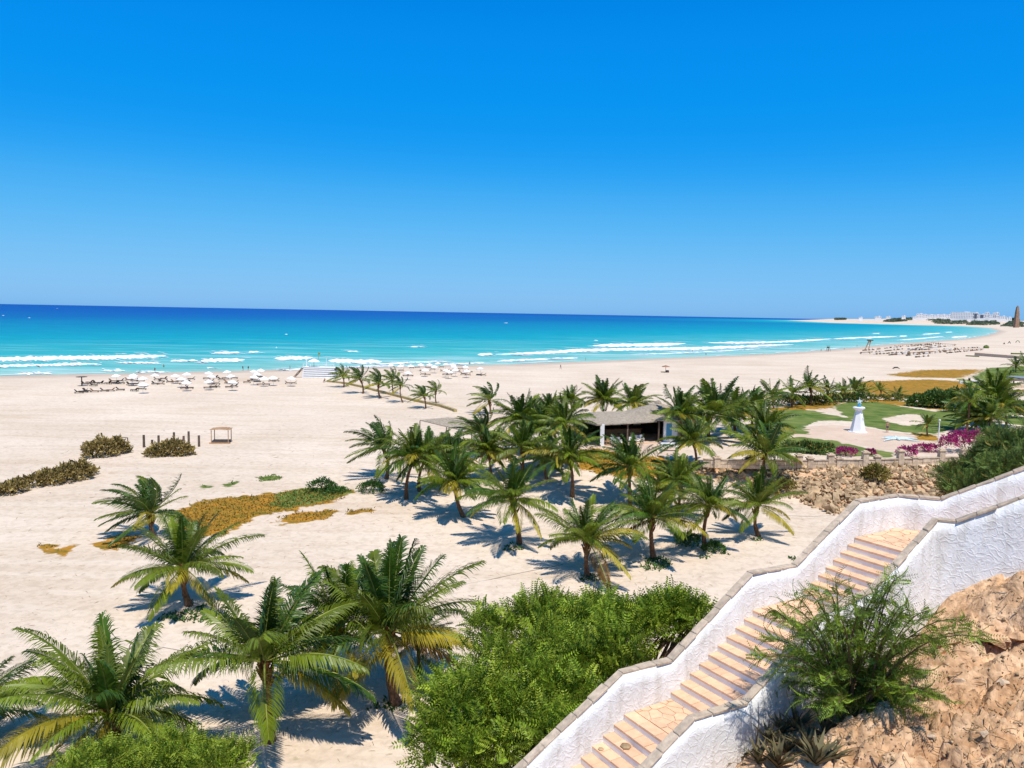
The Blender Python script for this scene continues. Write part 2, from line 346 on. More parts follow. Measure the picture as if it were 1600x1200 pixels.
def ground_mat():
    M = bpy.data.materials.new('sand_and_ground'); M.use_nodes = True; nt = M.node_tree; N = nt.nodes; L = nt.links
    b = N['Principled BSDF']; b.inputs['Roughness'].default_value = .95; b.inputs['Specular IOR Level'].default_value = .1
    tc = N.new('ShaderNodeTexCoord'); P = tc.outputs['Object']
    def noise(sc, det=4, dist=0, vec=P):
        n = N.new('ShaderNodeTexNoise'); n.inputs['Scale'].default_value = sc; n.inputs['Detail'].default_value = det; n.inputs['Distortion'].default_value = dist; L.new(vec, n.inputs['Vector']); return n.outputs['Fac']
    def ramp(src, p0, c0, p1, c1):
        r = N.new('ShaderNodeValToRGB'); e = r.color_ramp.elements; e[0].position = p0; e[0].color = (*c0, 1); e[1].position = p1; e[1].color = (*c1, 1); L.new(src, r.inputs['Fac']); return r.outputs['Color']
    def mix(f, a, c):
        x = N.new('ShaderNodeMix'); x.data_type = 'RGBA'; L.new(f, x.inputs['Factor']); L.new(a, x.inputs['A']); L.new(c, x.inputs['B']); return x.outputs['Result']
    def math_(op, a, c=None, v=None):
        x = N.new('ShaderNodeMath'); x.operation = op; L.new(a, x.inputs[0])
        if c is not None: L.new(c, x.inputs[1])
        if v is not None: x.inputs[1].default_value = v
        return x.outputs[0]
    at1 = N.new('ShaderNodeAttribute'); at1.attribute_name = 'cover'; sp = N.new('ShaderNodeSeparateColor'); L.new(at1.outputs['Color'], sp.inputs[0])
    at2 = N.new('ShaderNodeAttribute'); at2.attribute_name = 'cover2'; sp2 = N.new('ShaderNodeSeparateColor'); L.new(at2.outputs['Color'], sp2.inputs[0])
    sand = ramp(noise(.06, 5), .3, (.685, .55, .42), .7, (.755, .63, .50))
    sp_d = ramp(noise(1.7, 6, .6), .36, (.87, .86, .84), .55, (1, 1, 1))
    mul = N.new('ShaderNodeMix'); mul.data_type = 'RGBA'; mul.blend_type = 'MULTIPLY'; mul.inputs['Factor'].default_value = 1; L.new(sand, mul.inputs['A']); L.new(sp_d, mul.inputs['B']); sand = mul.outputs['Result']
    big = ramp(noise(.018, 4, .8), .35, (.93, .915, .90), .65, (1.03, 1.03, 1.03))
    mpt = N.new('ShaderNodeMapping'); mpt.inputs['Rotation'].default_value = (0, 0, -.55); mpt.inputs['Scale'].default_value = (.03, .35, 1); L.new(P, mpt.inputs['Vector'])
    trk = ramp(noise(1.0, 5, 1.2, mpt.outputs[0]), .40, (.93, .915, .89), .52, (1, 1, 1))
    for q_ in (big, trk):
        mm = N.new('ShaderNodeMix'); mm.data_type = 'RGBA'; mm.blend_type = 'MULTIPLY'; mm.inputs['Factor'].default_value = 1; L.new(sand, mm.inputs['A']); L.new(q_, mm.inputs['B']); sand = mm.outputs['Result']
    # small dark litter flecks scattered over the sand
    fl = ramp(noise(3.1, 2, 1.5), .70, (0, 0, 0), .74, (1, 1, 1)); fl2 = ramp(noise(.25, 2), .45, (0, 0, 0), .65, (1, 1, 1))
    litter = N.new('ShaderNodeRGB'); litter.outputs[0].default_value = (.36, .26, .17, 1)
    flm = math_('MULTIPLY', fl, fl2); sand = mix(math_('MULTIPLY', flm, v=.5), sand, litter.outputs[0])
    def rag(ch, thr=.5, sc=.9, hard=.10):      # ragged edges: attribute plus noise, thresholded
        s_ = math_('ADD', ch, math_('MULTIPLY', math_('SUBTRACT', noise(sc, 6, .5), v=.5), v=1.9)); x = N.new('ShaderNodeMapRange'); x.inputs['From Min'].default_value = thr - hard; x.inputs['From Max'].default_value = thr + hard; L.new(s_, x.inputs['Value']); return x.outputs[0]
    orange = ramp(noise(.8, 6, .6), .30, (.14, .125, .015), .60, (.42, .20, .025))
    green = ramp(noise(.35, 9, .6), .3, (.065, .125, .02), .72, (.20, .225, .06))
    dirt = ramp(noise(1.1, 8, .8), .34, (.50, .29, .15), .62, (.76, .51, .31))
    dirt2 = ramp(noise(7, 6, .5), .35, (.62, .58, .55), .6, (1, 1, 1))
    mul2 = N.new('ShaderNodeMix'); mul2.data_type = 'RGBA'; mul2.blend_type = 'MULTIPLY'; mul2.inputs['Factor'].default_value = .8; L.new(dirt, mul2.inputs['A']); L.new(dirt2, mul2.inputs['B']); dirt = mul2.outputs['Result']
    wet = ramp(noise(.1, 3), .3, (.46, .36, .28), .7, (.54, .43, .34))
    pav = ramp(noise(.5, 4), .3, (.58, .43, .32), .7, (.66, .50, .38))
    col = mix(rag(sp2.outputs[1], sc=.35), sand, pav)
    col = mix(rag(sp.outputs[0]), col, orange); col = mix(rag(sp.outputs[1], sc=.5), col, green)
    col = mix(sp.outputs[2], col, dirt); col = mix(sp2.outputs[0], col, wet)
    L.new(col, b.inputs['Base Color'])
    # relief
    bh = math_('ADD', math_('MULTIPLY', noise(2.6, 6, .4), v=.085), math_('MULTIPLY', noise(11, 3), v=.012))
    wv = N.new('ShaderNodeTexNoise'); mp = N.new('ShaderNodeMapping'); mp.inputs['Scale'].default_value = (1.2, .5, 1); mp.inputs['Rotation'].default_value = (0, 0, .5); L.new(P, mp.inputs['Vector']); wv.inputs['Scale'].default_value = .8; wv.inputs['Detail'].default_value = 4; wv.inputs['Distortion'].default_value = 1.0; L.new(mp.outputs[0], wv.inputs['Vector'])
    bh = math_('ADD', bh, math_('MULTIPLY', wv.outputs['Fac'], v=.10))
    db = math_('MULTIPLY', math_('MULTIPLY', noise(4.5, 8, .6), v=.11), sp.outputs[2]); bh = math_('ADD', bh, db)
    bp = N.new('ShaderNodeBump'); bp.inputs['Strength'].default_value = .75; bp.inputs['Distance'].default_value = 1.0; L.new(bh, bp.inputs['Height']); L.new(bp.outputs[0], b.inputs['Normal'])
    return M
Mt['ground'] = ground_mat()

def sea_mat():
    M = bpy.data.materials.new('sea_water'); M.use_nodes = True; nt = M.node_tree; N = nt.nodes; L = nt.links
    b = N['Principled BSDF']; b.inputs['Roughness'].default_value = .35; b.inputs['Specular IOR Level'].default_value = .12; b.inputs['IOR'].default_value = 1.33
    at1 = N.new('ShaderNodeAttribute'); at1.attribute_name = 'depth'; tc = N.new('ShaderNodeTexCoord'); P = tc.outputs['Object']
    mp = N.new('ShaderNodeMapping'); mp.inputs['Rotation'].default_value = (0, 0, math.radians(-32)); mp.inputs['Scale'].default_value = (.006, .03, 1); L.new(P, mp.inputs['Vector'])
    nz = N.new('ShaderNodeTexNoise'); nz.inputs['Scale'].default_value = 1; nz.inputs['Detail'].default_value = 5; L.new(mp.outputs[0], nz.inputs['Vector'])
    ad = N.new('ShaderNodeMath'); ad.operation = 'MULTIPLY_ADD'; ad.inputs[1].default_value = .16; L.new(nz.outputs['Fac'], ad.inputs[0]); L.new(at1.outputs['Fac'], ad.inputs[2])
    rp = N.new('ShaderNodeValToRGB'); cr = rp.color_ramp
    stops = [(0.08, (.33, .55, .43)), (.14, (.16, .47, .40)), (.24, (.05, .41, .38)), (.36, (.002, .31, .36)), (.50, (.0, .20, .33)), (.66, (.0, .095, .30)), (.82, (.0, .062, .30)), (1.0, (.0, .044, .28))]
    cr.elements[0].position = stops[0][0]; cr.elements[0].color = (*stops[0][1], 1); cr.elements[1].position = 1.0; cr.elements[1].color = (*stops[-1][1], 1)
    for p_, c_ in stops[1:-1]: e = cr.elements.new(p_); e.color = (*c_, 1)
    L.new(ad.outputs[0], rp.inputs['Fac'])
    n2 = N.new('ShaderNodeTexNoise'); mp2 = N.new('ShaderNodeMapping'); mp2.inputs['Rotation'].default_value = (0, 0, math.radians(-32)); mp2.inputs['Scale'].default_value = (.05, .16, 1); L.new(P, mp2.inputs['Vector']); n2.inputs['Scale'].default_value = 1; n2.inputs['Detail'].default_value = 6; L.new(mp2.outputs[0], n2.inputs['Vector'])
    r2 = N.new('ShaderNodeValToRGB'); r2.color_ramp.elements[0].position = .3; r2.color_ramp.elements[0].color = (.80, .80, .80, 1); r2.color_ramp.elements[1].position = .7; r2.color_ramp.elements[1].color = (1.12, 1.12, 1.12, 1); L.new(n2.outputs['Fac'], r2.inputs['Fac'])
    mu = N.new('ShaderNodeMix'); mu.data_type = 'RGBA'; mu.blend_type = 'MULTIPLY'; mu.inputs['Factor'].default_value = 1; L.new(rp.outputs[0], mu.inputs['A']); L.new(r2.outputs[0], mu.inputs['B']); 
    n3 = N.new('ShaderNodeTexNoise'); mp3 = N.new('ShaderNodeMapping'); mp3.inputs['Rotation'].default_value = (0, 0, math.radians(-35)); mp3.inputs['Scale'].default_value = (.012, .075, 1); L.new(P, mp3.inputs['Vector']); n3.inputs['Scale'].default_value = 1; n3.inputs['Detail'].default_value = 7; n3.inputs['Distortion'].default_value = .8; L.new(mp3.outputs[0], n3.inputs['Vector'])
    r3 = N.new('ShaderNodeMapRange'); r3.inputs['From Min'].default_value = .50; r3.inputs['From Max'].default_value = .68; L.new(n3.outputs['Fac'], r3.inputs['Value'])
    r4 = N.new('ShaderNodeMapRange'); r4.inputs['From Min'].default_value = .30; r4.inputs['From Max'].default_value = .05; r4.inputs['To Max'].default_value = .75; L.new(at1.outputs['Fac'], r4.inputs['Value'])
    m4 = N.new('ShaderNodeMath'); m4.operation = 'MULTIPLY'; L.new(r3.outputs[0], m4.inputs[0]); L.new(r4.outputs[0], m4.inputs[1])
    m5 = N.new('ShaderNodeMix'); m5.data_type = 'RGBA'; L.new(m4.outputs[0], m5.inputs['Factor']); L.new(mu.outputs['Result'], m5.inputs['A']); m5.inputs['B'].default_value = (.50, .66, .62, 1)
    L.new(m5.outputs['Result'], b.inputs['Base Color'])
    bp = N.new('ShaderNodeBump'); bp.inputs['Strength'].default_value = .5; bp.inputs['Distance'].default_value = 1.2; L.new(n2.outputs['Fac'], bp.inputs['Height']); L.new(bp.outputs[0], b.inputs['Normal'])
    return M
Mt['sea'] = sea_mat()

# ------------------------------------------------------------------ ground and sea sheets
def polar_sheet(rs, th):
    R, T = np.meshgrid(rs, th, indexing='ij'); X = R * np.sin(T); Y = R * np.cos(T)
    nr, na = R.shape; i = np.arange(nr - 1)[:, None] * na; j = np.arange(na)[None, :]; j2 = (j + 1) % na
    Q = np.stack([i + j, i + j2, i + na + j2, i + na + j], -1).reshape(-1, 4)[:, ::-1]
    return X.ravel(), Y.ravel(), Q
def cat_r(*segs):
    out = [segs[0][0]]
    for a, b_, ratio in segs:
        while out[-1] < b_: out.append(out[-1] * ratio)
    return np.array(out)
TH = np.radians(np.concatenate([np.arange(-41, 41, .16), np.arange(41, 319, 3.0)]))
RS = cat_r((.6, 9, 1.12), (9, 26, 1.0055), (26, 160, 1.0085), (160, 900, 1.014), (900, 3000, 1.02), (3000, 14000, 1.03))
gx, gy, gq = polar_sheet(RS, TH); gzv = ground(gx, gy)
PX = lambda pts: [tuple(p[:2]) for p in hits(pts)]
ORANGE = [[(266, 800), (330, 780), (400, 773), (470, 764), (520, 760), (555, 768), (505, 788), (450, 798), (400, 808), (350, 836), (300, 840), (272, 825)],
          [(428, 814), (470, 800), (528, 797), (505, 812), (445, 821)], [(140, 850), (175, 838), (218, 838), (200, 854), (160, 862)], [(60, 853), (118, 853), (108, 868), (72, 866)], [(540, 800), (590, 792), (580, 800), (548, 804)],
          [(893, 712), (925, 698), (950, 703), (1000, 711), (1060, 716), (1108, 735), (1050, 754), (985, 748), (925, 737), (896, 728)], [(828, 700), (850, 694), (852, 706), (832, 708)],
          [(1338, 600), (1345, 596), (1450, 593), (1560, 600), (1560, 605), (1480, 613), (1420, 622), (1360, 621), (1343, 612)], [(1388, 585), (1440, 578), (1530, 577), (1535, 581), (1500, 591), (1440, 590), (1400, 588)],
          [(1262, 628), (1312, 626), (1305, 637), (1260, 640), (1218, 645), (1200, 650), (1205, 638)], [(1350, 622), (1430, 628), (1520, 640), (1520, 646), (1430, 636), (1350, 628)],
          [(1425, 676), (1460, 676), (1470, 690), (1430, 688)], [(1570, 633), (1600, 636), (1600, 648), (1560, 645)], [(1590, 608), (1620, 610), (1620, 616), (1590, 614)]]
GREEN = [[(430, 772), (470, 764), (520, 760), (560, 768), (500, 784), (450, 794), (425, 790)], [(308, 758), (330, 755), (335, 761), (312, 763)], [(345, 758), (372, 752), (372, 758), (350, 762)], [(400, 746), (430, 742), (440, 748), (410, 752)],
         [(1212, 645), (1240, 639), (1275, 642), (1300, 649), (1330, 653), (1335, 658), (1300, 657), (1272, 660), (1255, 666), (1262, 678), (1214, 681)],
         [(1303, 636), (1320, 628), (1365, 628), (1440, 640), (1460, 643), (1500, 640), (1530, 650), (1500, 668), (1470, 677), (1430, 677), (1380, 671), (1353, 666), (1330, 655), (1318, 648)],
         [(1210, 684), (1255, 683), (1300, 688), (1345, 698), (1405, 708), (1395, 714), (1300, 712), (1200, 706)], [(1560, 650), (1620, 652), (1620, 666), (1572, 662)], [(1518, 589), (1545, 575), (1640, 570), (1640, 590), (1570, 595), (1530, 594)]]
BARE = [[(1378, 655), (1400, 649), (1432, 647), (1448, 655), (1442, 663), (1420, 665), (1392, 661)]]
PAVE = [[(928, 704), (938, 694), (975, 688), (1040, 690), (1065, 700), (1060, 714), (1030, 714)], [(1225, 678), (1260, 666), (1300, 664), (1350, 668), (1400, 676), (1425, 680), (1470, 700), (1465, 712), (1400, 705), (1345, 697), (1290, 687), (1250, 684)]]
def mask(polys, amp, soft):
    out = np.zeros(len(gx)); sel = (np.hypot(gx, gy) < 420) & (np.hypot(gx, gy) > 30)
    X, Y = gx[sel], gy[sel]; o = np.zeros(len(X))
    for pl in polys:
        w = PX(pl); c = np.mean(w, axis=0); k = np.hypot(*c) / 90.0
        o = np.maximum(o, np.clip(.5 + sdf(w, X, Y) / (soft * max(k, .5)) + amp * (fbm(X / 1.6, Y / 1.6, 4, 3) - .5), 0, 1))
    out[sel] = o; return out
m_or = mask(ORANGE, .5, 2.0); m_gr = mask(GREEN, .3, 1.4); m_bare = mask(BARE, .2, 1.2); m_pav = mask(PAVE, .1, .8)
m_gr = m_gr * (1 - m_bare)
cz = cliff(gx, gy); s_, t_ = st_of(gx, gy)
m_dirt = sstep(.02, .3, np.where(np.hypot(gx, gy) < 75, cz - (gzv - .35), -1))
m_dirt = np.maximum(m_dirt, mask([[(1060, 722), (1100, 728), (1240, 731), (1380, 730), (1510, 727), (1510, 780), (1400, 790), (1350, 812), (1300, 800), (1240, 772), (1100, 748)]], .2, 1.0) * (np.hypot(gx, gy) > 60))
dl = sdf(LAND, gx, gy); m_wet = sstep(24, 5, dl) * (dl > -30)
me = np_mesh('ground', np.stack([gx, gy, gzv], 1), gq, Mt['ground'], smooth=True)
for nm, chans in (('cover', (m_or, m_gr, m_dirt)), ('cover2', (m_wet, m_pav, m_pav * 0))):
    ca = me.attributes.new(nm, 'FLOAT_COLOR', 'POINT'); A = np.ones((len(gx), 4), np.float32)
    for k in range(3): A[:, k] = chans[k]
    ca.data.foreach_set('color', A.ravel())
g = link(bpy.data.objects.new('ground', me)); tag(g, kind='structure', label='pale sand beach, dunes and garden ground')
TS = np.radians(np.concatenate([np.arange(-41, 41, .3), np.arange(41, 319, 4.0)]))
sx, sy, sq = polar_sheet(cat_r((150, 1200, 1.012), (1200, 60000, 1.04)), TS)
ds = -sdf(LAND, sx, sy)
szv = np.where(ds > 5, .12 * (fbm(sx / 9, sy / 5, 8, 2) - .5), 0) * (np.hypot(sx, sy) < 1500)
me = np_mesh('sea', np.stack([sx, sy, szv], 1), sq, Mt['sea'], smooth=True)
dep = np.interp(ds, [-50, 0, 25, 60, 130, 260, 430, 700, 1200, 3000, 9000], [0, 0, .05, .12, .19, .27, .35, .43, .55, .78, .92])
da = me.attributes.new('depth', 'FLOAT', 'POINT'); da.data.foreach_set('value', dep.astype(np.float32))
tag(link(bpy.data.objects.new('sea', me)), kind='structure', label='turquoise to deep blue sea')

# breaking waves: rounded foam crests lying on the water
FOAM = [([(-60, 562), (0, 561), (60, 560), (130, 558.5), (200, 557.5), (262, 555.5)], 4.5, 1), ([(-60, 573), (0, 572), (70, 570.5), (155, 568)], 2, .6), ([(185, 566), (250, 567)], 1.2, .4), ([(265, 564), (311, 563)], 1.5, .5),
        ([(312, 563.5), (345, 563), (383, 562)], 3.5, .9), ([(333, 551), (375, 550.5)], 1.6, .6), ([(388, 550), (406, 549.7)], 1.6, .6), ([(160, 579), (195, 579)], 1.2, .4), ([(322, 575), (335, 574.5)], 1, .3),
        ([(25, 584), (80, 582.5)], 1.0, .3), ([(215, 581.5), (260, 580.5)], 1.0, .3), ([(429, 560), (455, 559.5), (489, 558.8)], 3.5, .9), ([(512, 563), (540, 563.5), (575, 564.5), (597, 565)], 5, .9), ([(585, 569), (640, 567)], 1.5, .4),
        ([(440, 577.5), (500, 575), (560, 572.5), (610, 571)], 2.0, .25), ([(745, 554), (770, 553.5)], 2.2, .7), ([(772, 553.5), (800, 552.8), (850, 550.5), (900, 547.5), (950, 546), (1010, 545), (1080, 544), (1150, 541.8), (1200, 539.2), (1242, 538.2)], 3.6, .9),
        ([(775, 564.3), (800, 563), (850, 561), (862, 560.5)], 2, .5), ([(860, 560), (905, 559)], 1, .4), ([(925, 540), (950, 539), (1000, 538.3), (1040, 537.6), (1072, 536.4)], 4.2, 1), ([(1105, 535), (1150, 535.2), (1200, 534.6), (1250, 532.2), (1300, 529.2)], 2.4, .8),
        ([(1302, 529), (1350, 527.2), (1402, 525.4)], 1.8, .8), ([(1405, 525), (1418, 524.8)], 1.6, .6), ([(1440, 522.2), (1470, 520.4)], 1.3, .6), ([(1485, 527), (1512, 525)], 2.0, .5), ([(1400, 531.5), (1440, 528.5), (1476, 525.3)], 1.3, .4), ([(1362, 521), (1376, 520.7)], 1, .5), ([(1476, 519), (1490, 518.6)], .9, .5),
        ([(985, 553.5), (1040, 552), (1110, 549), (1190, 544.5)], 1.2, .2), ([(700, 569.5), (760, 566)], 1.3, .3), ([(540, 549), (560, 548.6)], .8, .3), ([(640, 542), (660, 541)], .7, .3), ([(620, 566.5), (700, 564.5)], 1.0, .3)]
fb = MB()
for pts, wpx, hgt in FOAM:
    pts = [np.array(p, float) for p in pts]; seg = []
    for a, b_ in zip(pts[:-1], pts[1:]):
        n = max(2, int(np.linalg.norm(b_ - a) / 2.2)); seg += [a + (b_ - a) * k / n for k in range(n)]
    seg.append(pts[-1]); N = len(seg); prev = None; sid = rnd.random() * 100
    for i, p in enumerate(seg):
        u = i / (N - 1); prof = min(1, 5 * u, 5 * (1 - u)) ** .6
        w = wpx * prof * (.55 + .9 * float(vnoise(i * .55 + sid, 0, 3))) + .02
        c = at(p[0], p[1] + .5 * float(vnoise(i * .35 + sid, 5, 4)), 0); dpt = c[1]; y0 = at(p[0], p[1] - w * .35, 0); y1 = at(p[0], p[1] + w * .65, 0)
        h = hgt * .75 * prof * (.5 + .8 * float(vnoise(i * .8 + sid, 9, 6)))
        row = [(y0[0], y0[1], -.05), (c[0] * .7 + y0[0] * .3, c[1] * .7 + y0[1] * .3, h), (c[0] * .75 + y1[0] * .25, c[1] * .75 + y1[1] * .25, h * .55 + .05), (y1[0], y1[1], -.05)]
        if prev: fb.add(prev + row, [(k, k + 1, k + 5, k + 4) for k in range(3)])
        prev = row
    for _ in range(int(len(seg) * .8)):
        p = seg[rnd.randrange(len(seg))]; c = at(p[0] + rnd.uniform(-3, 3), p[1] + rnd.choice([1, 1, 1, -1]) * rnd.uniform(.6, 1 + wpx * .9), 0); l = rnd.uniform(1.5, 7) * c[1] / 400; w = rnd.uniform(.12, .4) * c[1] / 400
        a_ = -.55 + rnd.uniform(-.12, .12); ca, sa = math.cos(a_), math.sin(a_); pp_ = [(-l, 0), (-l * .4, -w), (l * .5, -w * .7), (l, w * .2), (l * .3, w), (-l * .5, w * .8)]
        fb.add([(c[0] + x * ca - y * sa * 2.2, c[1] + (x * sa + y * ca) * 1.0 * 1.6, .16) for x, y in pp_], [tuple(range(6))])
tag(fb.build('wave_foam', Mt['foam'], smooth=True), kind='stuff', label='white foam of waves breaking along the shore')
# thin wash where the water runs up the sand, and whitecaps far out
wb = MB(); sh = [np.array(at(x, y, 0)) for x, y in SHORE_PX[:13]]
for a, b_ in zip(sh[:-1], sh[1:]):
    L_ = np.linalg.norm(b_ - a); n = int(L_ / 3.0); d = (b_ - a) / L_; nn = np.array([-d[1], d[0], 0]); prev = None
    for i in range(n + 1):
        p = a + (b_ - a) * i / max(n, 1); q = fbm(p[0] / 14, p[1] / 14, 15, 3); w = max(0., float(q) - .42) * 9
        o = (float(fbm(p[0] / 30, p[1] / 30, 16, 2)) - .5) * 5
        row = [tuple(p + nn * (1.5 + o) + [0, 0, .17]), tuple(p + nn * (1.5 + o + w) + [0, 0, .17])]
        if prev and w > .05: wb.add([prev[0], row[0], row[1], prev[1]], [(0, 1, 2, 3)])
        prev = row
for k in range(7):
    px = rnd.uniform(0, 1250); yh = 474.5 + .0183 * px; py = yh + rnd.uniform(4, 62) ** 1.0
    c = at(px, py, 0); w = rnd.uniform(.7, 1.8) * c[1] / 900; l = w * rnd.uniform(1, 2.2)
    wb.box((c[0], c[1], .25), (l, w * .35, .25), rz=-.5 + rnd.uniform(-.3, .3), taper=.4)
tag(wb.build('wash_foam', Mt['foam']), kind='stuff', label='thin white wash and distant whitecaps on the sea')

# ------------------------------------------------------------------ staircase
RUN, RISE = .289, .16
def S3(s, t, z): x, y = xy_of(s, t); return (x, y, z)
O0 = (float(SP[0]), float(SP[1]), 13.29)
def loc(p, o=O0): return (p[0] - o[0], p[1] - o[1], p[2] - o[2])
stairs = thing('staircase', 'outdoor staircase with peach stone treads and white risers between white walls', 'staircase', O0)
def clip_cell(poly, sites, i):
    cx, cy = sites[i]
    for j, (qx, qy) in enumerate(sites):
        if j == i: continue
        mx, my = (cx + qx) / 2, (cy + qy) / 2; nx, ny = qx - cx, qy - cy; out = []
        for k in range(len(poly)):
            a = poly[k]; b = poly[(k + 1) % len(poly)]
            da = (a[0] - mx) * nx + (a[1] - my) * ny; db = (b[0] - mx) * nx + (b[1] - my) * ny
            if da <= 0: out.append(a)
            if (da < 0) != (db < 0) and da != db: u = da / (da - db); out.append((a[0] + (b[0] - a[0]) * u, a[1] + (b[1] - a[1]) * u))
        poly = out
        if len(poly) < 3: return []
    return poly
def shrink(poly, g):
    cx = sum(p[0] for p in poly) / len(poly); cy = sum(p[1] for p in poly) / len(poly); out = []
    for p in poly:
        d = math.hypot(p[0] - cx, p[1] - cy); k = max(.2, 1 - g / max(d, .01)); out.append((cx + (p[0] - cx) * k, cy + (p[1] - cy) * k))
    return out
class Frame:      # local frames: stair axis or the upper flight
    def __init__(s, o, f, n): s.o, s.f, s.n = o, f, n
    def st(s, a, b): return (s.o[0] + s.f[0] * a + s.n[0] * b, s.o[1] + s.f[1] * a + s.n[1] * b)
main = Frame((0, 0), (1, 0), (0, 1)); up = Frame((9.70, 0.0), (.593, .805), (-.805, .593))
def quadp(fr, a0, a1, b0, b1, z0, z1, mb, mi=0):
    c = [fr.st(a0, b0), fr.st(a1, b0), fr.st(a1, b1), fr.st(a0, b1)]
    mb.prism([loc(S3(x, y, 0))[:2] for x, y in c][::-1], z0 - O0[2], z1 - O0[2], mi)
def step(fr, a, z, w, depth=RUN, ntile=6, front=True):
    mb = MB(); quadp(fr, a, a + depth + .02, 0, w, z - 1.3, z - .055, mb)
    so = mb.build('step', Mt['white'], stairs)
    if ntile:
        cuts = [0] + sorted(w * (k + rnd.uniform(-.12, .12)) / ntile for k in range(1, ntile)) + [w]
        for k in range(ntile):
            tb = MB(); dz = rnd.uniform(-.004, .004); quadp(fr, a - .010 + rnd.uniform(-.004, .004), a + depth - .004, cuts[k] + .006, cuts[k + 1] - .006, z - .054, z + dz, tb)
            tb.build('tread_tile', Mt['tile'], so, bevel=.006)
    return so
lw = 2.0
for i in range(1, 17): step(main, -i * RUN, 13.29 - i * RISE, lw, ntile=6 if i < 9 else 3)
def landing(a0, a1, z, poly=None, cells=42):
    mb = MB(); P_ = poly or [(a0, 0), (a1, 0), (a1, lw), (a0, lw)]
    mb.prism([loc(S3(x, y, 0))[:2] for x, y in P_][::-1], z - 1.4 - O0[2], z - .02 - O0[2])
    so = mb.build('landing', [Mt['mortar']], stairs)
    nb = MB(); n = 4
    for k in range(n):
        nb = MB(); quadp(main, a0 - .012, a0 + .27, lw * k / n + .006, lw * (k + 1) / n - .006, z - .06, z + rnd.uniform(-.003, .003), nb); nb.build('edge_tile', Mt['tile'], so, bevel=.006)
    wbx = MB(); quadp(main, a0 - .004, a0 + .01, 0, lw, z - .5, z - .061, wbx); wbx.build('riser', Mt['white'], so)
    rect = [(a0 + .285, P_[0][1])] + list(P_[1:-1]) + [(a0 + .285, P_[-1][1])]
    lr = random.Random(int(z * 100)); sites = []
    xs = [p[0] for p in P_]; ys = [p[1] for p in P_]; nx = max(3, int((max(xs) - min(xs)) / .27)); ny = max(3, int((max(ys) - min(ys)) / .30))
    for ii in range(nx + 1):
        for jj in range(ny + 1): sites.append((min(xs) + (max(xs) - min(xs)) * (ii + lr.uniform(-.35, .35)) / nx, min(ys) + (max(ys) - min(ys)) * (jj + lr.uniform(-.35, .35)) / ny))
    for ii in range(len(sites)):
        c = clip_cell(list(rect), sites, ii)
        if len(c) < 3: continue
        c = shrink(c, .014); fb_ = MB(); fb_.prism([loc(S3(x, y, 0))[:2] for x, y in c][::-1], z - .03 - O0[2], z + lr.uniform(-.004, .004) - O0[2]); fb_.build('flagstone', Mt['tile'], so)
landing(0.0, 1.36, 13.29)
for i in range(9): step(main, 1.36 + i * RUN, 13.45 + i * RISE, lw)
landing(3.961, 5.81, 14.89)
for i in range(7): step(main, 5.81 + i * RUN, 15.05 + i * RISE, lw)
landing(7.833, 9.7, 16.17, poly=[(7.833, 0), (9.70, 0), (10.32, .845), (8.27, 2.36), (7.97, 2.0), (7.833, 2.0)])
for i in range(15): step(up, 1.05 + i * RUN, 16.33 + i * RISE, 2.53, ntile=6 if i < 9 else 0)

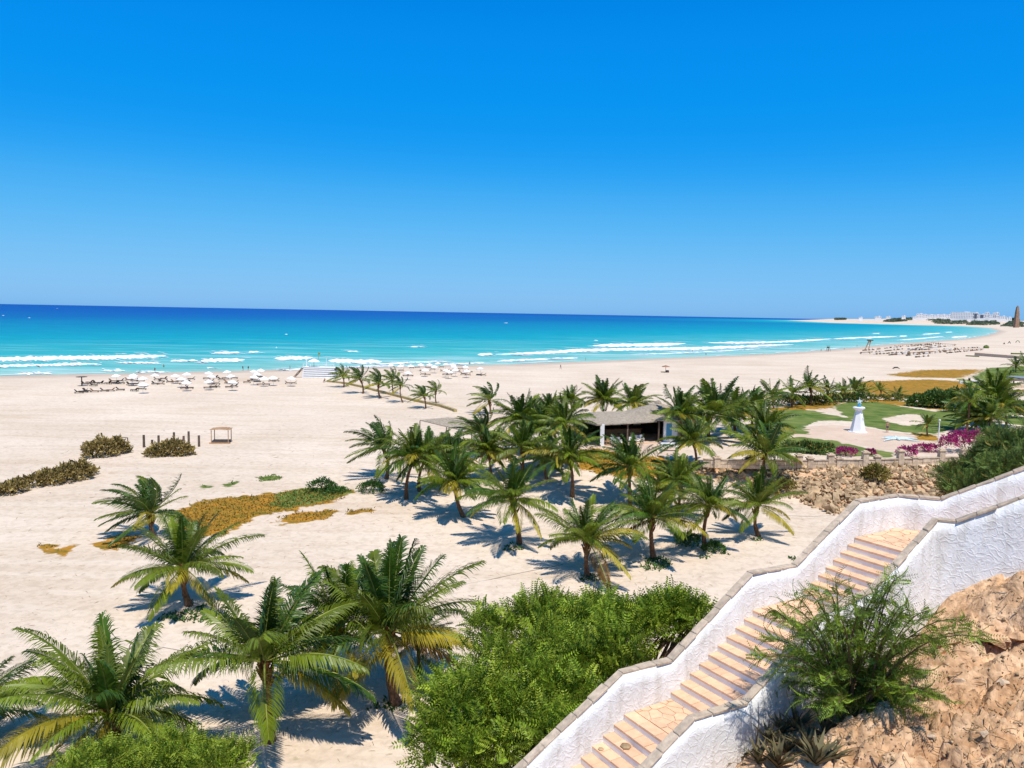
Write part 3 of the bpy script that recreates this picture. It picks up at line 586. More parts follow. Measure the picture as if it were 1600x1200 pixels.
def wall(name, label, cap, out, thick=.17, depth=2.9, seed=1):
    """cap: list of (s,t,z) of the inner top edge; out: list of outward unit vectors in (s,t)"""
    o = S3(*cap[0][:2], cap[0][2]); th_ = thing(name, label, 'wall', o)
    mb = MB(); rows = []
    pts = []
    for k in range(len(cap) - 1):
        a, b = np.array(cap[k]), np.array(cap[k + 1]); n = max(1, int(np.linalg.norm(b - a) / .25))
        oa, ob = np.array(out[k]), np.array(out[k + 1])
        pts += [(a + (b - a) * i / n, oa + (ob - oa) * i / n) for i in range(n)]
    pts.append((np.array(cap[-1]), np.array(out[-1])))
    nz = 9
    for p, od in pts:
        row = []
        for side in (0, 1):
            for j in range(nz + 1):
                z = p[2] - depth * j / nz; w = (fbm(p[0] * 2.3 + side * 50, z * 2.3, seed, 3) - .5) * .05
                q = (p[0] + od[0] * (thick * side + w), p[1] + od[1] * (thick * side + w)); row.append(loc(S3(q[0], q[1], z), o))
        rows.append(row)
    V = [v for r in rows for v in r]; W = 2 * (nz + 1); fs = []
    for i in range(len(rows) - 1):
        for j in range(nz):
            fs.append((i * W + j, i * W + j + 1, (i + 1) * W + j + 1, (i + 1) * W + j))
            k = nz + 1 + j; fs.append((i * W + k, (i + 1) * W + k, (i + 1) * W + k + 1, i * W + k + 1))
        fs.append((i * W, (i + 1) * W, (i + 1) * W + nz + 1, i * W + nz + 1))
    for i in (0, len(rows) - 1): fs += [(i * W + j, i * W + j + 1, i * W + nz + 1 + j + 1, i * W + nz + 1 + j) for j in range(nz)]
    mb.add(V, fs); mb.build('wall_face', Mt['stucco'], th_, smooth=True)
    # coping stones
    cr = random.Random(seed)
    for k in range(len(cap) - 1):
        a, b = np.array(cap[k]), np.array(cap[k + 1]); L_ = np.linalg.norm(b - a); n = max(1, round(L_ / .46)); oa, ob = np.array(out[k]), np.array(out[k + 1])
        for i in range(n):
            u0_, u1_ = i / n, (i + 1) / n; g_ = .006 / L_; c = MB(); vs = []
            iw = .015 + cr.uniform(-.01, .01); ow = thick + .02 + cr.uniform(-.025, .015); dz = cr.uniform(-.012, .012)
            for zz in (-.012, .045 + cr.uniform(0, .01)):
                for u_, side in ((u0_ + g_, -iw), (u1_ - g_, -iw), (u1_ - g_, ow), (u0_ + g_, ow)):
                    p = a + (b - a) * u_; od = oa + (ob - oa) * u_; vs.append(loc(S3(p[0] + od[0] * side, p[1] + od[1] * side, p[2] + zz + (dz if zz > 0 else 0)), o))
            c.add(vs, [(3, 2, 1, 0), (4, 5, 6, 7), (0, 1, 5, 4), (1, 2, 6, 5), (2, 3, 7, 6), (3, 0, 4, 7)])
            c.build('coping_stone', Mt['coping'], th_, bevel=.01)
    return th_
ofar = (.805, -.593)
wall('stair_wall', 'white stucco stair wall with brown coping on the side facing the beach and the round bank of rocks', 
     [(-9, 0, 9.32), (-.08, 0, 14.20), (1.36, 0, 14.16), (3.9, 0, 15.78), (5.5, 0, 15.72), (7.95, 0, 17.10), (9.70, 0, 17.08), (9.7 + .593 * 1.05, .805 * 1.05, 17.08), (9.7 + .593 * 6, .805 * 6, 19.82)],
     [(0, -1)] * 6 + [(.53, -.85), ofar, ofar], seed=3)
onear = (-.805, .593)
wall('stair_wall', 'white stucco stair wall rising from the sandy dirt slope beside the feathery bush',
     [(-9, 2.0, 9.32), (-.08, 2.0, 14.20), (1.40, 2.0, 14.14), (3.9, 2.0, 15.62), (5.5, 2.0, 15.78), (7.95, 2.0, 17.12), (8.27, 2.36, 17.13), (8.27 + .593 * 5, 2.36 + .805 * 5, 19.9)],
     [(0, 1)] * 5 + [(-.45, .9), onear, onear], seed=8)
# brown stone chip and a small dark stone on the lower steps
for (s_0, t_0, r_, lb) in [(-.46, .62, .11, 'broken brown stone lying on a lower stair tread below the flagstone landing'), (-.8, .22, .06, 'small round brown stone at the wall end of a lower tread')]:
    zz = 13.29 - RISE * math.ceil(-s_0 / RUN); o = MB().lathe([(r_, 0), (r_ * 1.1, r_ * .3), (r_ * .6, r_ * .6)], 6).build('stone', Mt['rock'], loc=S3(s_0, t_0, zz + .003)); tag(o, lb, 'stone')

# ------------------------------------------------------------------ bank of rocks and the parapet on top
def rock_mesh(seed, name, mt, flat=.7):
    r = np.random.default_rng(seed); import bmesh
    bm = bmesh.new(); n = r.normal(size=(13, 3)); n /= np.linalg.norm(n, axis=1, keepdims=True)
    n *= np.array([1, .8, flat]) * r.uniform(.75, 1.1, (13, 1))
    for p in n: bm.verts.new(p * .5)
    bmesh.ops.convex_hull(bm, input=bm.verts); 
    for v in [v for v in bm.verts if not v.link_faces]: bm.verts.remove(v)
    me = bpy.data.meshes.new(name); bm.to_mesh(me); bm.free(); me.materials.append(mt); return me
RM = [rock_mesh(100 + k, 'boulder', Mt['rock'], .55 + .05 * k) for k in range(10)]
bank_o = tuple(at(1300, 770, 3)); bank = thing('rock_bank', 'sloping bank of stacked tan boulders below the stone parapet', 'rock bank', bank_o)
cands = []
br = random.Random(5)
for yy in np.arange(760, 806, 3.2): cands += [(x + br.uniform(-6, 6), yy + br.uniform(-2.5, 2.5)) for x in range(1228, 1360, 13)]
for yy in np.arange(728, 762, 3.6): cands += [(x + br.uniform(-5, 5), yy + br.uniform(-2.2, 2.2)) for x in range(1056, 1500, 11)]
for yy in np.arange(762, 782, 5): cands += [(x + br.uniform(-5, 5), yy) for x in range(1360, 1500, 12)]
hp = hits(cands); rocks = []
for (cx_, cy_), p in zip(cands, hp):
    if p[1] > 96 or p[1] < 60: continue
    if cx_ < 1228 and cy_ > 740 + (cx_ - 1056) * .1: continue
    if 1228 <= cx_ < 1300 and cy_ > 772 + (cx_ - 1228) * .42: continue
    rocks.append((p, .62 + .55 * br.random() ** 1.5 + (.35 if cy_ > 768 else 0)))
br.shuffle(rocks)
for p, s in rocks[:300]:
    o = bpy.data.objects.new('boulder', br.choice(RM)); link(o, bank); o.location = (p[0] - bank_o[0], p[1] - bank_o[1], p[2] + .18 * s - bank_o[2]); o.rotation_euler = (br.uniform(-.5, .5), br.uniform(-.5, .5), br.uniform(0, 6.28)); o.scale = (s * 1.35, s * br.uniform(.8, 1.3), s * br.uniform(.8, 1.3))
ov = np.array([(v.co.x, v.co.y, v.co.z) for v in RM[3].vertices]); of = np.array([tuple(p.vertices)[:3] for p in RM[3].polygons if len(p.vertices) == 3])
P_ = []
extra = [(br.uniform(1056, 1500), br.uniform(727, 778)) for _ in range(1100)] + [(br.uniform(1228, 1350), br.uniform(760, 806)) for _ in range(350)]
for (cx_, cy_), p in zip(extra, hits(extra)):
    if 60 < p[1] < 96 and not (cx_ < 1228 and cy_ > 742 + (cx_ - 1056) * .1) and not (1228 <= cx_ < 1300 and cy_ > 776 + (cx_ - 1228) * .42): P_.append(p)
P_ = np.array(P_); V, Q = scatter(ov, of, P_ - np.array(bank_o) + [0, 0, .1], rot_from(nrg.normal(size=(len(P_), 3)) * [1, 1, .3]), nrg.uniform(.28, .75, len(P_)))
tag(link(bpy.data.objects.new('small_rocks', np_mesh('small_rocks', V, Q, Mt['rock_i'])), bank), kind='stuff')

par_px = [(1098, 729), (1122, 731), (1180, 732), (1240, 732), (1300, 731), (1380, 730), (1440, 728), (1535, 724)]
pw = [np.array(at(x, y - 3, 5.05)) for x, y in par_px]; par_o = tuple(pw[0]); par = thing('garden_parapet', 'pale stone garden parapet along the top of the rock bank with square pillars', 'parapet', par_o)
pr = random.Random(9)
for a, b in zip(pw[:-1], pw[1:]):
    d = b - a; L_ = np.linalg.norm(d[:2]); rz = math.atan2(d[1], d[0]); d = d / L_; n = max(1, round(L_ / 1.0))
    for row in range(2):
        for i in range(n):
            c = a + d * (i + .5) * L_ / n - np.array(par_o); hh = .22
            MB().box((c[0], c[1], -.25 + hh + row * .45), (L_ / n / 2 - .015, .17 + pr.uniform(-.02, .02), hh - .012), rz=rz).build('stone_block', Mt['pale_stone'], par)
    c = (a + b) / 2 - np.array(par_o); MB().box((c[0], c[1], .73), (L_ / 2, .23, .05), rz=rz).build('coping', Mt['pale_stone'], par)
for px, hh in [(1120, .9), (1248, 1.25), (1265, .9), (1297, 1.25), (1310, .8), (1351, 1.5), (1370, 1.0), (1406, 1.6), (1470, 1.5), (1504, 1.5), (1428, .8)]:
    y = np.interp(px, [p[0] for p in par_px], [p[1] for p in par_px]) - 3; c = np.array(at(px, y, 5.05)) - np.array(par_o)
    pl = MB().box((c[0], c[1] - .0, hh / 2 - .1), (.33, .33, hh / 2 + .12)).build('pillar', Mt['pale_stone'], par, bevel=.03)
    MB().box((c[0], c[1], hh + .08), (.42, .42, .06)).box((c[0], c[1], hh + .2), (.22, .22, .07)).build('pillar_cap', Mt['pale_stone'], pl)

# ------------------------------------------------------------------ beach bar (kiosk)
A = np.array(at(940, 697, 5)); bar = thing('beach_bar', 'open beach bar with grey thatched roofs and white end wall among the palms', 'building', (A[0], A[1], 4.95)); 
def bl(x, y, z=0): return (x - A[0], y - A[1], z - 4.95)
C2 = (20.6, 107.4); ax = math.radians(32)
fl = MB(); fl.prism([bl(*p)[:2] for p in [(11.2, 98.2), (21.3, 103.0), (26.5, 106.5), (22, 114), (9.5, 108.5), (8.6, 104)]], -.35, .06); fl.build('floor_slab', Mt['patio'], bar)
def roof_strip(poly_eave, ridge, zE, zR, nm='roof'):
    mb = MB(); n = len(poly_eave); e = [bl(x, y, zE) for x, y in poly_eave]; e2 = [(x, y, z - .16) for x, y, z in e]; rr = [bl(x, y, zR) for x, y in ridge]
    vs = e + e2 + rr; fs = []
    for k in range(n):
        k2 = (k + 1) % n; fs.append((k, n + k, n + k2, k2))
        i1 = min(range(len(rr)), key=lambda q: (rr[q][0] - e[k][0]) ** 2 + (rr[q][1] - e[k][1]) ** 2); i2 = min(range(len(rr)), key=lambda q: (rr[q][0] - e[k2][0]) ** 2 + (rr[q][1] - e[k2][1]) ** 2)
        fs.append((k, k2, 2 * n + i1)) if i1 == i2 else fs.append((k, k2, 2 * n + i2, 2 * n + i1))
    fs.append(tuple(range(2 * n - 1, n - 1, -1))); mb.add(vs, fs); return mb.build(nm, Mt['thatch'], bar)
roof_strip([(7.9, 104.6), (11.0, 98.0), (15.5, 100.2), (19.6, 102.4), (17.5, 108.5), (12.0, 109.5)], [(11.6, 104.6), (15.6, 105.6)], 7.9, 8.75)
hexp = [(C2[0] + 5.6 * math.cos(a) * 1.0, C2[1] + 5.4 * math.sin(a)) for a in [math.radians(k * 45 + 14) for k in range(8)]]
roof_strip(hexp, [C2], 8.05, 9.9, 'hip_roof')
MB().lathe([(.5, 0), (.35, .25), (.1, .4)], 8, c=bl(C2[0], C2[1], 9.78)).build('roof_cap', Mt['thatch'], bar)
for (x, y, w, mt_) in [(11.8, 98.6, .26, 'white'), (8.7, 104.6, .14, 'wood'), (15.4, 100.6, .09, 'wood'), (19.9, 102.6, .10, 'wood'), (13.0, 108.8, .12, 'wood'), (24.5, 104.5, .1, 'wood')]:
    MB().box(bl(x, y, 6.45), (w, w, 1.45)).build('post', Mt[mt_], bar, bevel=.01)
def slab(x0, y0, x1, y1, z0, z1, th, mt_, nm, par_=bar):
    c = ((x0 + x1) / 2, (y0 + y1) / 2); L_ = math.hypot(x1 - x0, y1 - y0)
    return MB().box(bl(c[0], c[1], (z0 + z1) / 2), (L_ / 2, th / 2, (z1 - z0) / 2), rz=math.atan2(y1 - y0, x1 - x0)).build(nm, Mt[mt_], par_)
slab(9.2, 107.5, 19.5, 110.2, 5, 7.9, .2, 'inner', 'back_wall')
slab(8.8, 105.0, 9.4, 107.3, 5, 7.7, .15, 'inner', 'back_wall')
slab(19.0, 110.2, 24.5, 109.5, 5, 8.0, .2, 'inner', 'back_wall')
slab(20.6, 102.9, 22.6, 103.6, 5, 7.95, .18, 'white', 'end_wall')
slab(22.6, 103.7, 25.6, 105.6, 5, 7.9, .18, 'pale_stone', 'end_wall')
po = slab(21.0, 102.93, 21.8, 103.21, 5.7, 7.5, .04, 'blue', 'poster')
slab(12.5, 105.4, 18.2, 107.2, 5, 6.1, .5, 'wood_l', 'bar_counter')
slab(12.4, 105.3, 18.3, 107.1, 6.12, 6.2, .75, 'brownf', 'counter_top')
for k in range(6):
    x = 12.9 + k * .95; MB().lathe([(.22, 0), (.05, .06), (.05, .68), (.2, .72), (.2, .8)], 8, c=bl(x, 104.0 + k * .3, 5.01)).build('bar_stool', Mt['wood'], bar)
for k in range(4): slab(13 + k * 1.5, 108.1 + k * .38, 14.1 + k * 1.5, 108.4 + k * .38, 6.3, 7.2, .1, ['brownf', 'paleblue', 'wood_l', 'metal'][k], 'wall_shelf')
def sofa(x, y, rz, lb):
    t = thing('sofa', lb, 'sofa', (x, y, 5.02), rz, 'sofas in front of the beach bar')
    MB().box((0, 0, .22), (.85, .38, .12)).build('seat', Mt['canvas'], t, bevel=.03); MB().box((0, .34, .52), (.85, .08, .3)).build('backrest', Mt['canvas'], t, bevel=.03)
    for s in (-1, 1): MB().box((s * .8, 0, .38), (.08, .38, .2)).build('armrest', Mt['canvas'], t, bevel=.03)
    for sx_ in (-1, 1):
        for sy_ in (-1, 1): MB().box((sx_ * .75, sy_ * .3, .05), (.04, .04, .06)).build('leg', Mt['wood'], t)
sofa(13.9, 100.6, .45, 'white sofa nearer the thick white post in front of the beach bar'); sofa(17.0, 102.6, .45, 'white sofa nearer the end wall in front of the beach bar')
for k, (px, py) in enumerate([(944, 694), (950, 695), (956, 694), (995, 690), (1003, 690), (985, 693)]):
    p = at(px, py, 5.06); t = thing('chair', ['orange brown chair beside the thick white post of the beach bar', 'orange brown chair between the white post and the stools of the beach bar', 'white chair closest to the long sofa at the beach bar', 'white chair under the bar roof edge behind the sofas', 'white chair at the dark opening of the beach bar', 'white chair beside the reclining guest at the beach bar'][k], 'chair', tuple(p), rnd.uniform(0, 6), 'chairs at the beach bar')
    mt_ = Mt['wood_l'] if k < 2 else Mt['canvas']
    MB().box((0, 0, .42), (.24, .24, .03)).build('seat', mt_, t); MB().box((0, .22, .68), (.22, .02, .24)).build('backrest', mt_, t)
    for a in (-1, 1):
        for b in (-1, 1): MB().box((a * .2, b * .2, .2), (.02, .02, .2)).build('leg', mt_, t)
# grey awning left behind the palms
aw = thing('sun_shelter', 'low grey flat-roofed sun shelter half hidden behind the palm grove', 'shelter', (-12.6, 107.5, 3.0))
q = [at(656, 656, 6.2), at(700, 652, 6.6), at(742, 655, 6.5), at(722, 672, 5.6)]
mb = MB(); q = [(p[0] + 12.6, p[1] - 107.5, p[2] - 3.0) for p in q]; mb.add(q + [(a, b, c - .12) for a, b, c in q], [(3, 2, 1, 0), (4, 5, 6, 7), (0, 1, 5, 4), (1, 2, 6, 5), (2, 3, 7, 6), (3, 0, 4, 7)]); mb.build('roof', Mt['thatch'], aw)
for a, b, c in q: MB().box((a * .94, b * .94, (c + (-1)) / 2 - .1), (.06, .06, (c + 1) / 2)).build('post', Mt['wood'], aw)
# low pale railing and planters beside the patio
p = hit(1046, 705); t = thing('bench', 'pale low metal bench at the edge of the sandy patio under the palm', 'bench', tuple(p))
for s in (-1, 1): MB().box((s * 1.0, 0, .3), (.04, .2, .3)).build('leg', Mt['white'], t)
MB().box((0, 0, .62), (1.1, .25, .03)).build('seat', Mt['white'], t); MB().box((0, .24, .9), (1.1, .03, .16)).build('backrest', Mt['white'], t)

# ------------------------------------------------------------------ lighthouse-shaped garden monument with a star
p = hit(1340, 675); mon = thing('monument', 'white tapered lighthouse monument topped by a blue star on the garden paving', 'monument', tuple(p), .35)
MB().lathe([(1.35, -.1), (1.35, .08)], 24).build('base', Mt['white'], mon)
MB().lathe([(1.12, .08), (.45, 3.35)], 6, ph=.15).build('shaft', Mt['white'], mon)
MB().lathe([(.45, 3.30), (.82, 3.55), (.88, 3.7), (.75, 3.82)], 16).build('balcony', Mt['white'], mon)
def star_mb(r, ri, th, n=5, c=(0, 0, 0)):
    pts = [((r if k % 2 == 0 else ri) * math.sin(math.pi * k / n), (r if k % 2 == 0 else ri) * math.cos(math.pi * k / n)) for k in range(2 * n)]
    mb = MB(); vs = [(x + c[0], -th / 2 + c[1], z + c[2]) for x, z in pts] + [(x + c[0], th / 2 + c[1], z + c[2]) for x, z in pts] + [(c[0], -th, c[2]), (c[0], th, c[2])]; N = 2 * n
    return mb.add(vs, [((k + 1) % N, k, 2 * N) for k in range(N)] + [(N + k, N + (k + 1) % N, 2 * N + 1) for k in range(N)] + [(k, (k + 1) % N, N + (k + 1) % N, N + k) for k in range(N)])
so = star_mb(.48, .2, .16, c=(0, 0, 4.62)).build('star', Mt['paleblue'], mon); so.rotation_euler = (0, 0, -.35)
MB().lathe([(.34, 3.8), (.12, 4.35)], 6).build('star_base', Mt['blue'], mon)
MB().box((.3, -.66, 2.1), (.1, .03, .12)).build('plaque', Mt['metal'], mon)
p = hit(1400, 687); fish = thing('ground_sculpture', 'pale blue branching flat sculpture lying on the garden paving beside the white monument', 'sculpture', tuple(p + [0, 0, .05]))
for k in range(7):
    a = k * .9 + .2; L_ = rnd.uniform(1.2, 3.2); MB().tube([(0, 0, .1), (math.cos(a) * L_ * .5, math.sin(a) * L_ * .5 + .2, .16), (math.cos(a) * L_ * 1.1, math.sin(a) * L_, .05)], [.28, .18, .05], 6).build('arm', Mt['paleblue'], fish)
p = hit(1466, 690); lp = thing('lamp_post', 'slim white garden lamp post beside the magenta bougainvillea', 'lamp post', tuple(p))
MB().tube([(0, 0, 0), (0, 0, 2.9)], [.07, .055], 8).build('pole', Mt['white'], lp); MB().lathe([(.08, 2.9), (.16, 3.0), (.14, 3.12), (.03, 3.2)], 10).build('lamp_head', Mt['metal'], lp)

# ------------------------------------------------------------------ ochre kerb line across the sand
kp = [(512, 597), (545, 601), (590, 612), (640, 625), (690, 636), (712, 644)]
kw = hits([(x, y) for x, y in kp]); ko = tuple(kw[0]); kerb = thing('low_kerb', 'long low ochre kerb running across the sand under the small windswept palms', 'kerb', ko)
for a, b in zip(kw[:-1], kw[1:]):
    L_ = np.linalg.norm(b - a); n = max(1, int(L_ / 3)); 
    for i in range(n):
        c = a + (b - a) * (i + .5) / n; d = b - a; MB().box((c[0] - ko[0], c[1] - ko[1], gz(c[0], c[1]) + .2 - ko[2]), (L_ / n / 2 - .02, .32, .3), rz=math.atan2(d[1], d[0])).build('kerb_block', Mt['olive_curb'], kerb)

# ------------------------------------------------------------------ palms
WIND = Vector((-1, .12, -.05)).normalized()
def frond(L_, e0, az, droop, wind, nl, lw_, age, r, seg=13):
    mb = MB(); p = Vector((0, 0, 0)) + Vector((math.cos(az), math.sin(az), 0)) * .12
    d = Vector((math.cos(e0) * math.cos(az), math.cos(e0) * math.sin(az), math.sin(e0))); side = Vector((-math.sin(az), math.cos(az), 0))
    ds = L_ / seg; P = [p.copy()]; D = [d.copy()]
    side.rotate(Matrix.Rotation(r.uniform(-.5, .5), 3, d))
    for i in range(seg):
        t = i / seg; d = d + Vector((0, 0, -1)) * droop * ds * (.25 + 1.1 * t) + WIND * wind * ds * (.35 + t); d.normalize(); p = p + d * ds; P.append(p.copy()); D.append(d.copy())
    rad = [.045 * (1 - i / (seg + 1)) ** .8 * (L_ / 4.2) + .006 for i in range(seg + 1)]
    mb.tube(P, rad, 3, 1, cap=False)
    lmax = 1.12 * (L_ / 4.2) * r.uniform(.9, 1.1); curl = r.uniform(.5, .9) + .4 * age
    for i in range(nl):
        t = .10 + .89 * (i + .5) / nl; u = t * seg; k = min(int(u), seg - 1); f = u - k
        q = P[k].lerp(P[k + 1], f); dd = D[k].lerp(D[k + 1], f).normalized(); sd_ = (side - dd * side.dot(dd)).normalized(); n = sd_.cross(dd)
        if n.z < 0 and abs(dd.z) < .9: n = -n
        prof = (.55 + .45 * min(1, t / .3)) if t < .3 else 1 - .72 * ((t - .3) / .7) ** 2
        for sg in (-1, 1):
            if r.random() < .04: continue
            ll = lmax * prof * r.uniform(.86, 1.1)
            l0 = (sd_ * sg * (.9 - .35 * t) + dd * (.45 + .5 * t) + n * (.30 * (1 - age) + r.uniform(-.1, .12))).normalized()
            l1 = (l0 + Vector((0, 0, -1)) * curl * r.uniform(.45, 1.45) + WIND * (wind * 2.4 + .08)).normalized()
            l2 = (l1 + Vector((0, 0, -1)) * curl * .6 + WIND * wind * 1.5).normalized()
            wv = (dd * .9 + n * .35); wv = (wv - l0 * wv.dot(l0)).normalized() * lw_ * .5
            a = q + l0 * ll * .42; b = a + l1 * ll * .33; c = b + l2 * ll * .25
            mb.add([q - wv * .5, q + wv * .5, a + wv, a - wv, b + wv * .75, b - wv * .75, c], [(0, 1, 2, 3), (3, 2, 4, 5), (5, 4, 6)])
    return mb
def frond_set(seed, n, L_, wind, nl, lw_, yellow=.35, seg=13):
    r = random.Random(seed); out = []
    for k in range(n):
        age = k / (n - 1); az = k * 2.39996 + r.uniform(-.25, .25); e0 = math.radians(84 - 92 * age ** .85 + r.uniform(-8, 8)); LL = L_ * (.72 + .28 * min(1, age * 3)) * r.uniform(.88, 1.08)
        mb = frond(LL, e0, az, .15 + .15 * age + r.uniform(-.03, .05), wind, nl, lw_, age, r, seg)
        c = r.random()
        lf = 'leaf_d' if (age > .95 and c < yellow * .25) else 'leaf_y' if (age > .62 and c < yellow) else 'leaf_m' if (age > .3 and c < .8) or c < .2 else 'leaf_g'
        out.append(mb.mesh('frond', [Mt[lf], Mt['rachis']]))
    return out
SETS = {'n': [frond_set(10 + k, 34, 1.0 * 4.2, .07, 62, .056, .24) for k in range(5)], 'm': [frond_set(30 + k, 36, 4.2, .12, 44, .088, .26, 10) for k in range(6)],
        'w': [frond_set(50 + k, 18, 4.2, .42, 22, .13, .3, 9) for k in range(3)], 'v': [frond_set(60 + k, 27, 4.2, .30, 48, .068, .15, 11) for k in range(2)], 'f': [frond_set(70 + k, 19, 4.2, .10, 18, .15, .3, 7) for k in range(4)]}
PALMGRP = 'coconut palms on the sand'
def palm(base, crown, R_px, kind, var, label, group='coconut palms in the grove', rz=None, tr=.17):
    b = hit(*base) if len(base) == 2 else np.array(base[:3], float)
    r = ray(*crown); tt = (b[1] - CAM[1]) / r[1]; c = CAM + r * tt; H = max(.5, c[2] - b[2])
    dep = float((c - CAM) @ fwd); L_ = R_px * dep / F / (.88 if kind == 'n' else (.87 if kind == 'm' else .98) if kind in 'mv' else .88); k = L_ / 4.2
    rr = random.Random(int(base[0] * 7 + base[1])); t = thing('coconut_palm', label, 'palm tree', tuple(b), 0, group)
    cx, cy, cz_ = c[0] - b[0], 0, H; mb = MB(); n = 9; pts = []; rad = []; kk = max(.6, min(1.2, k))
    bow = rr.uniform(-.12, .12) * H
    for i in range(n + 1):
        u = i / n; pts.append((cx * u + bow * math.sin(math.pi * u), rr.uniform(-.02, .02), -.25 + (H + .25) * u)); rad.append((tr * (1.5 - 1.1 * min(1, u * 2.2) * .6) + (.02 if i % 2 else 0)) * kk)
    mb.tube(pts, rad, 9); mb.build('trunk', Mt['trunk'], t, smooth=True)
    bt = MB()                                                   # fibrous leaf bases under the crown
    for i in range(16):
        u = i / 15; a = i * 2.4; hz = H - (.95 * kk) * (1 - u) ** 1.0 ; hz = max(.05, hz); f_ = hz / max(H, .01)
        x0 = cx * f_ + bow * math.sin(math.pi * f_); w_ = .15 * kk
        bt.tube([(x0 + math.cos(a) * w_ * .6, math.sin(a) * w_ * .6, hz - .12 * kk), (x0 + math.cos(a) * w_ * 1.5, math.sin(a) * w_ * 1.5, hz + .10 * kk), (x0 + math.cos(a) * w_ * (2.0 + .6 * rr.random()), math.sin(a) * w_ * 2.2, hz + .38 * kk)], [.10 * kk, .075 * kk, .03 * kk], 5)
    bt.build('leaf_base', Mt['boot'], t)
    rz = (rr.uniform(-.22, .22) if kind in 'wv' else rr.uniform(0, 6.28)) if rz is None else rz
    for fm in SETS[kind][var % len(SETS[kind])]:
        if rr.random() < .08: continue
        o = bpy.data.objects.new('frond', fm); link(o, t); o.location = (cx, cy, cz_ - .05); ks = k * rr.uniform(.82, 1.12); o.scale = (ks, ks, ks); o.rotation_euler = (rr.uniform(-.12, .12), rr.uniform(-.12, .12), rz + rr.uniform(-.15, .15))
    return t, b, c
GR = 'coconut palms in the grove'; GF = 'large coconut palms nearest the viewer'; GB = 'small windswept palms on the open sand'; GG = 'palms around the garden lawn'
